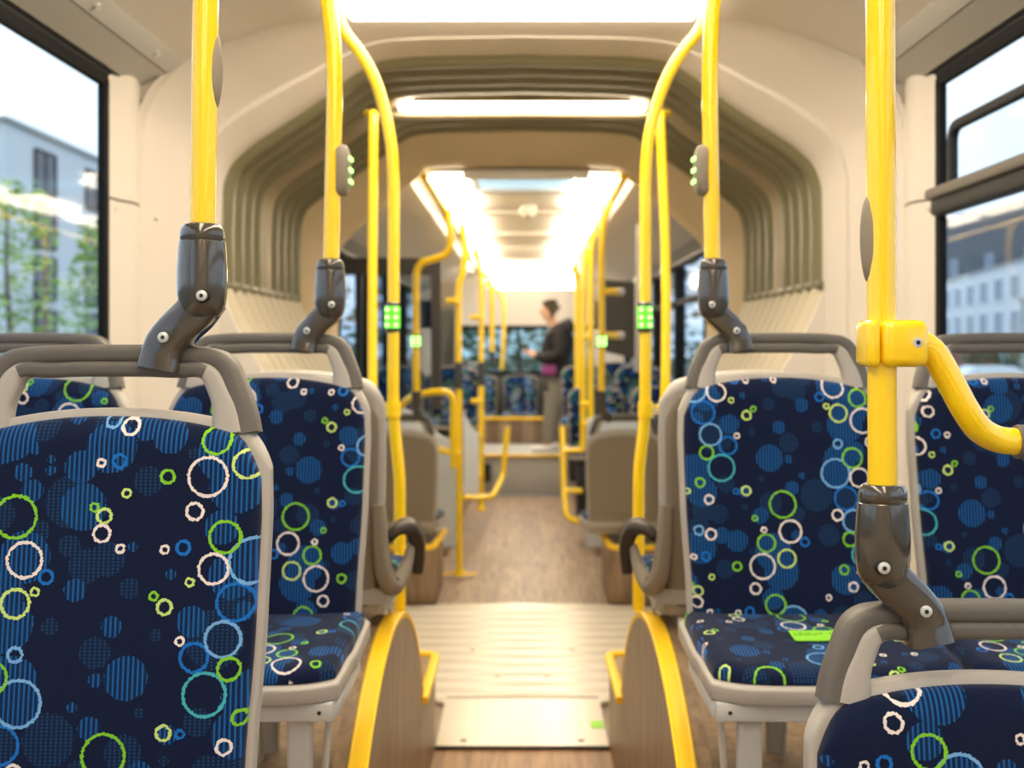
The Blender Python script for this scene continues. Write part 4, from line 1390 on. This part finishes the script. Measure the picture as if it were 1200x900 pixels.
MB().loft([[Vector((x * sx_, y, z)) for x, y, z in ring] for sx_ in (1,) for ring in (
    [(-2.2, -.8, .3), (-2.2, .8, .3), (-2.2, .8, .7), (-2.2, -.8, .7)], [(-1.3, -.85, .3), (-1.3, .85, .3), (-1.3, .8, .95), (-1.3, -.8, .95)],
    [(-.6, -.85, .3), (-.6, .85, .3), (-.6, .65, 1.5), (-.6, -.65, 1.5)], [(.9, -.85, .3), (.9, .85, .3), (.9, .65, 1.5), (.9, -.65, 1.5)],
    [(1.7, -.85, .3), (1.7, .85, .3), (1.7, .8, .95), (1.7, -.8, .95)], [(2.1, -.8, .3), (2.1, .8, .3), (2.1, .8, .8), (2.1, -.8, .8)])]).build('car_body', fac2, car)
for x in (-1.35, 1.3):
    for y in (-.78, .78):
        MB().tube([Vector((x, y - .1, .32)), Vector((x, y + .1, .32))], .32, 18).build('wheel', M['black'], car)
lpst = thing('lamp_post', 'grey post outside at the right edge of the frame', 'post', (21.6, 46, -.95))
MB().tube([Vector((0, 0, 0)), Vector((0, 0, 4.2))], [.09, .07], 12).build('shaft', M['alu'], lpst)
MB().lathe([(.0, 4.2), (.22, 4.22), (.24, 4.3), (.1, 4.42), (0, 4.43)]).build('lamp_head', M['alu'], lpst)

# ================================================================== LIGHT, CAMERA
w = bpy.data.worlds.new('overcast_sky')
SC.world = w
w.use_nodes = True
nt = w.node_tree
bg = nt.nodes['Background']
tc = nt.nodes.new('ShaderNodeTexCoord')
nz = nt.nodes.new('ShaderNodeTexNoise')
nz.inputs['Scale'].default_value = 2.2
nz.inputs['Detail'].default_value = 4
cr = nt.nodes.new('ShaderNodeValToRGB')
cr.color_ramp.elements[0].color = (.36, .54, .80, 1)
cr.color_ramp.elements[0].position = .35
cr.color_ramp.elements[1].color = (.82, .91, 1.0, 1)
cr.color_ramp.elements[1].position = .62
nt.links.new(tc.outputs['Generated'], nz.inputs['Vector'])
nt.links.new(nz.outputs[0], cr.inputs[0])
nt.links.new(cr.outputs[0], bg.inputs[0])
bg.inputs[1].default_value = .95

cam = bpy.data.cameras.new('camera')
co = bpy.data.objects.new('camera', cam)
COL.objects.link(co)
co.location = (0, 0, EYE)
co.rotation_euler = (pi / 2, 0, 0)
cam.sensor_width = 36
cam.lens = 36 * FPX / 1200
cam.shift_x = -12 / 1200
cam.shift_y = -45 / 1200
cam.clip_start = .05
cam.clip_end = 600
cam.dof.use_dof = True
cam.dof.focus_distance = 1.32
cam.dof.aperture_fstop = 4.4
SC.camera = co

vs = SC.view_settings
vs.view_transform = 'Standard'
vs.look = 'None'
vs.exposure = 0.9
vs.gamma = 1
vs.use_curve_mapping = False
cy = SC.cycles
cy.use_denoising = True
try:
    cy.denoiser = 'OPENIMAGEDENOISE'
except Exception:
    pass
cy.max_bounces = 8
cy.diffuse_bounces = 5
cy.glossy_bounces = 3
cy.transparent_max_bounces = 12
cy.sample_clamp_indirect = 6
cy.caustics_reflective = False
cy.caustics_refractive = False
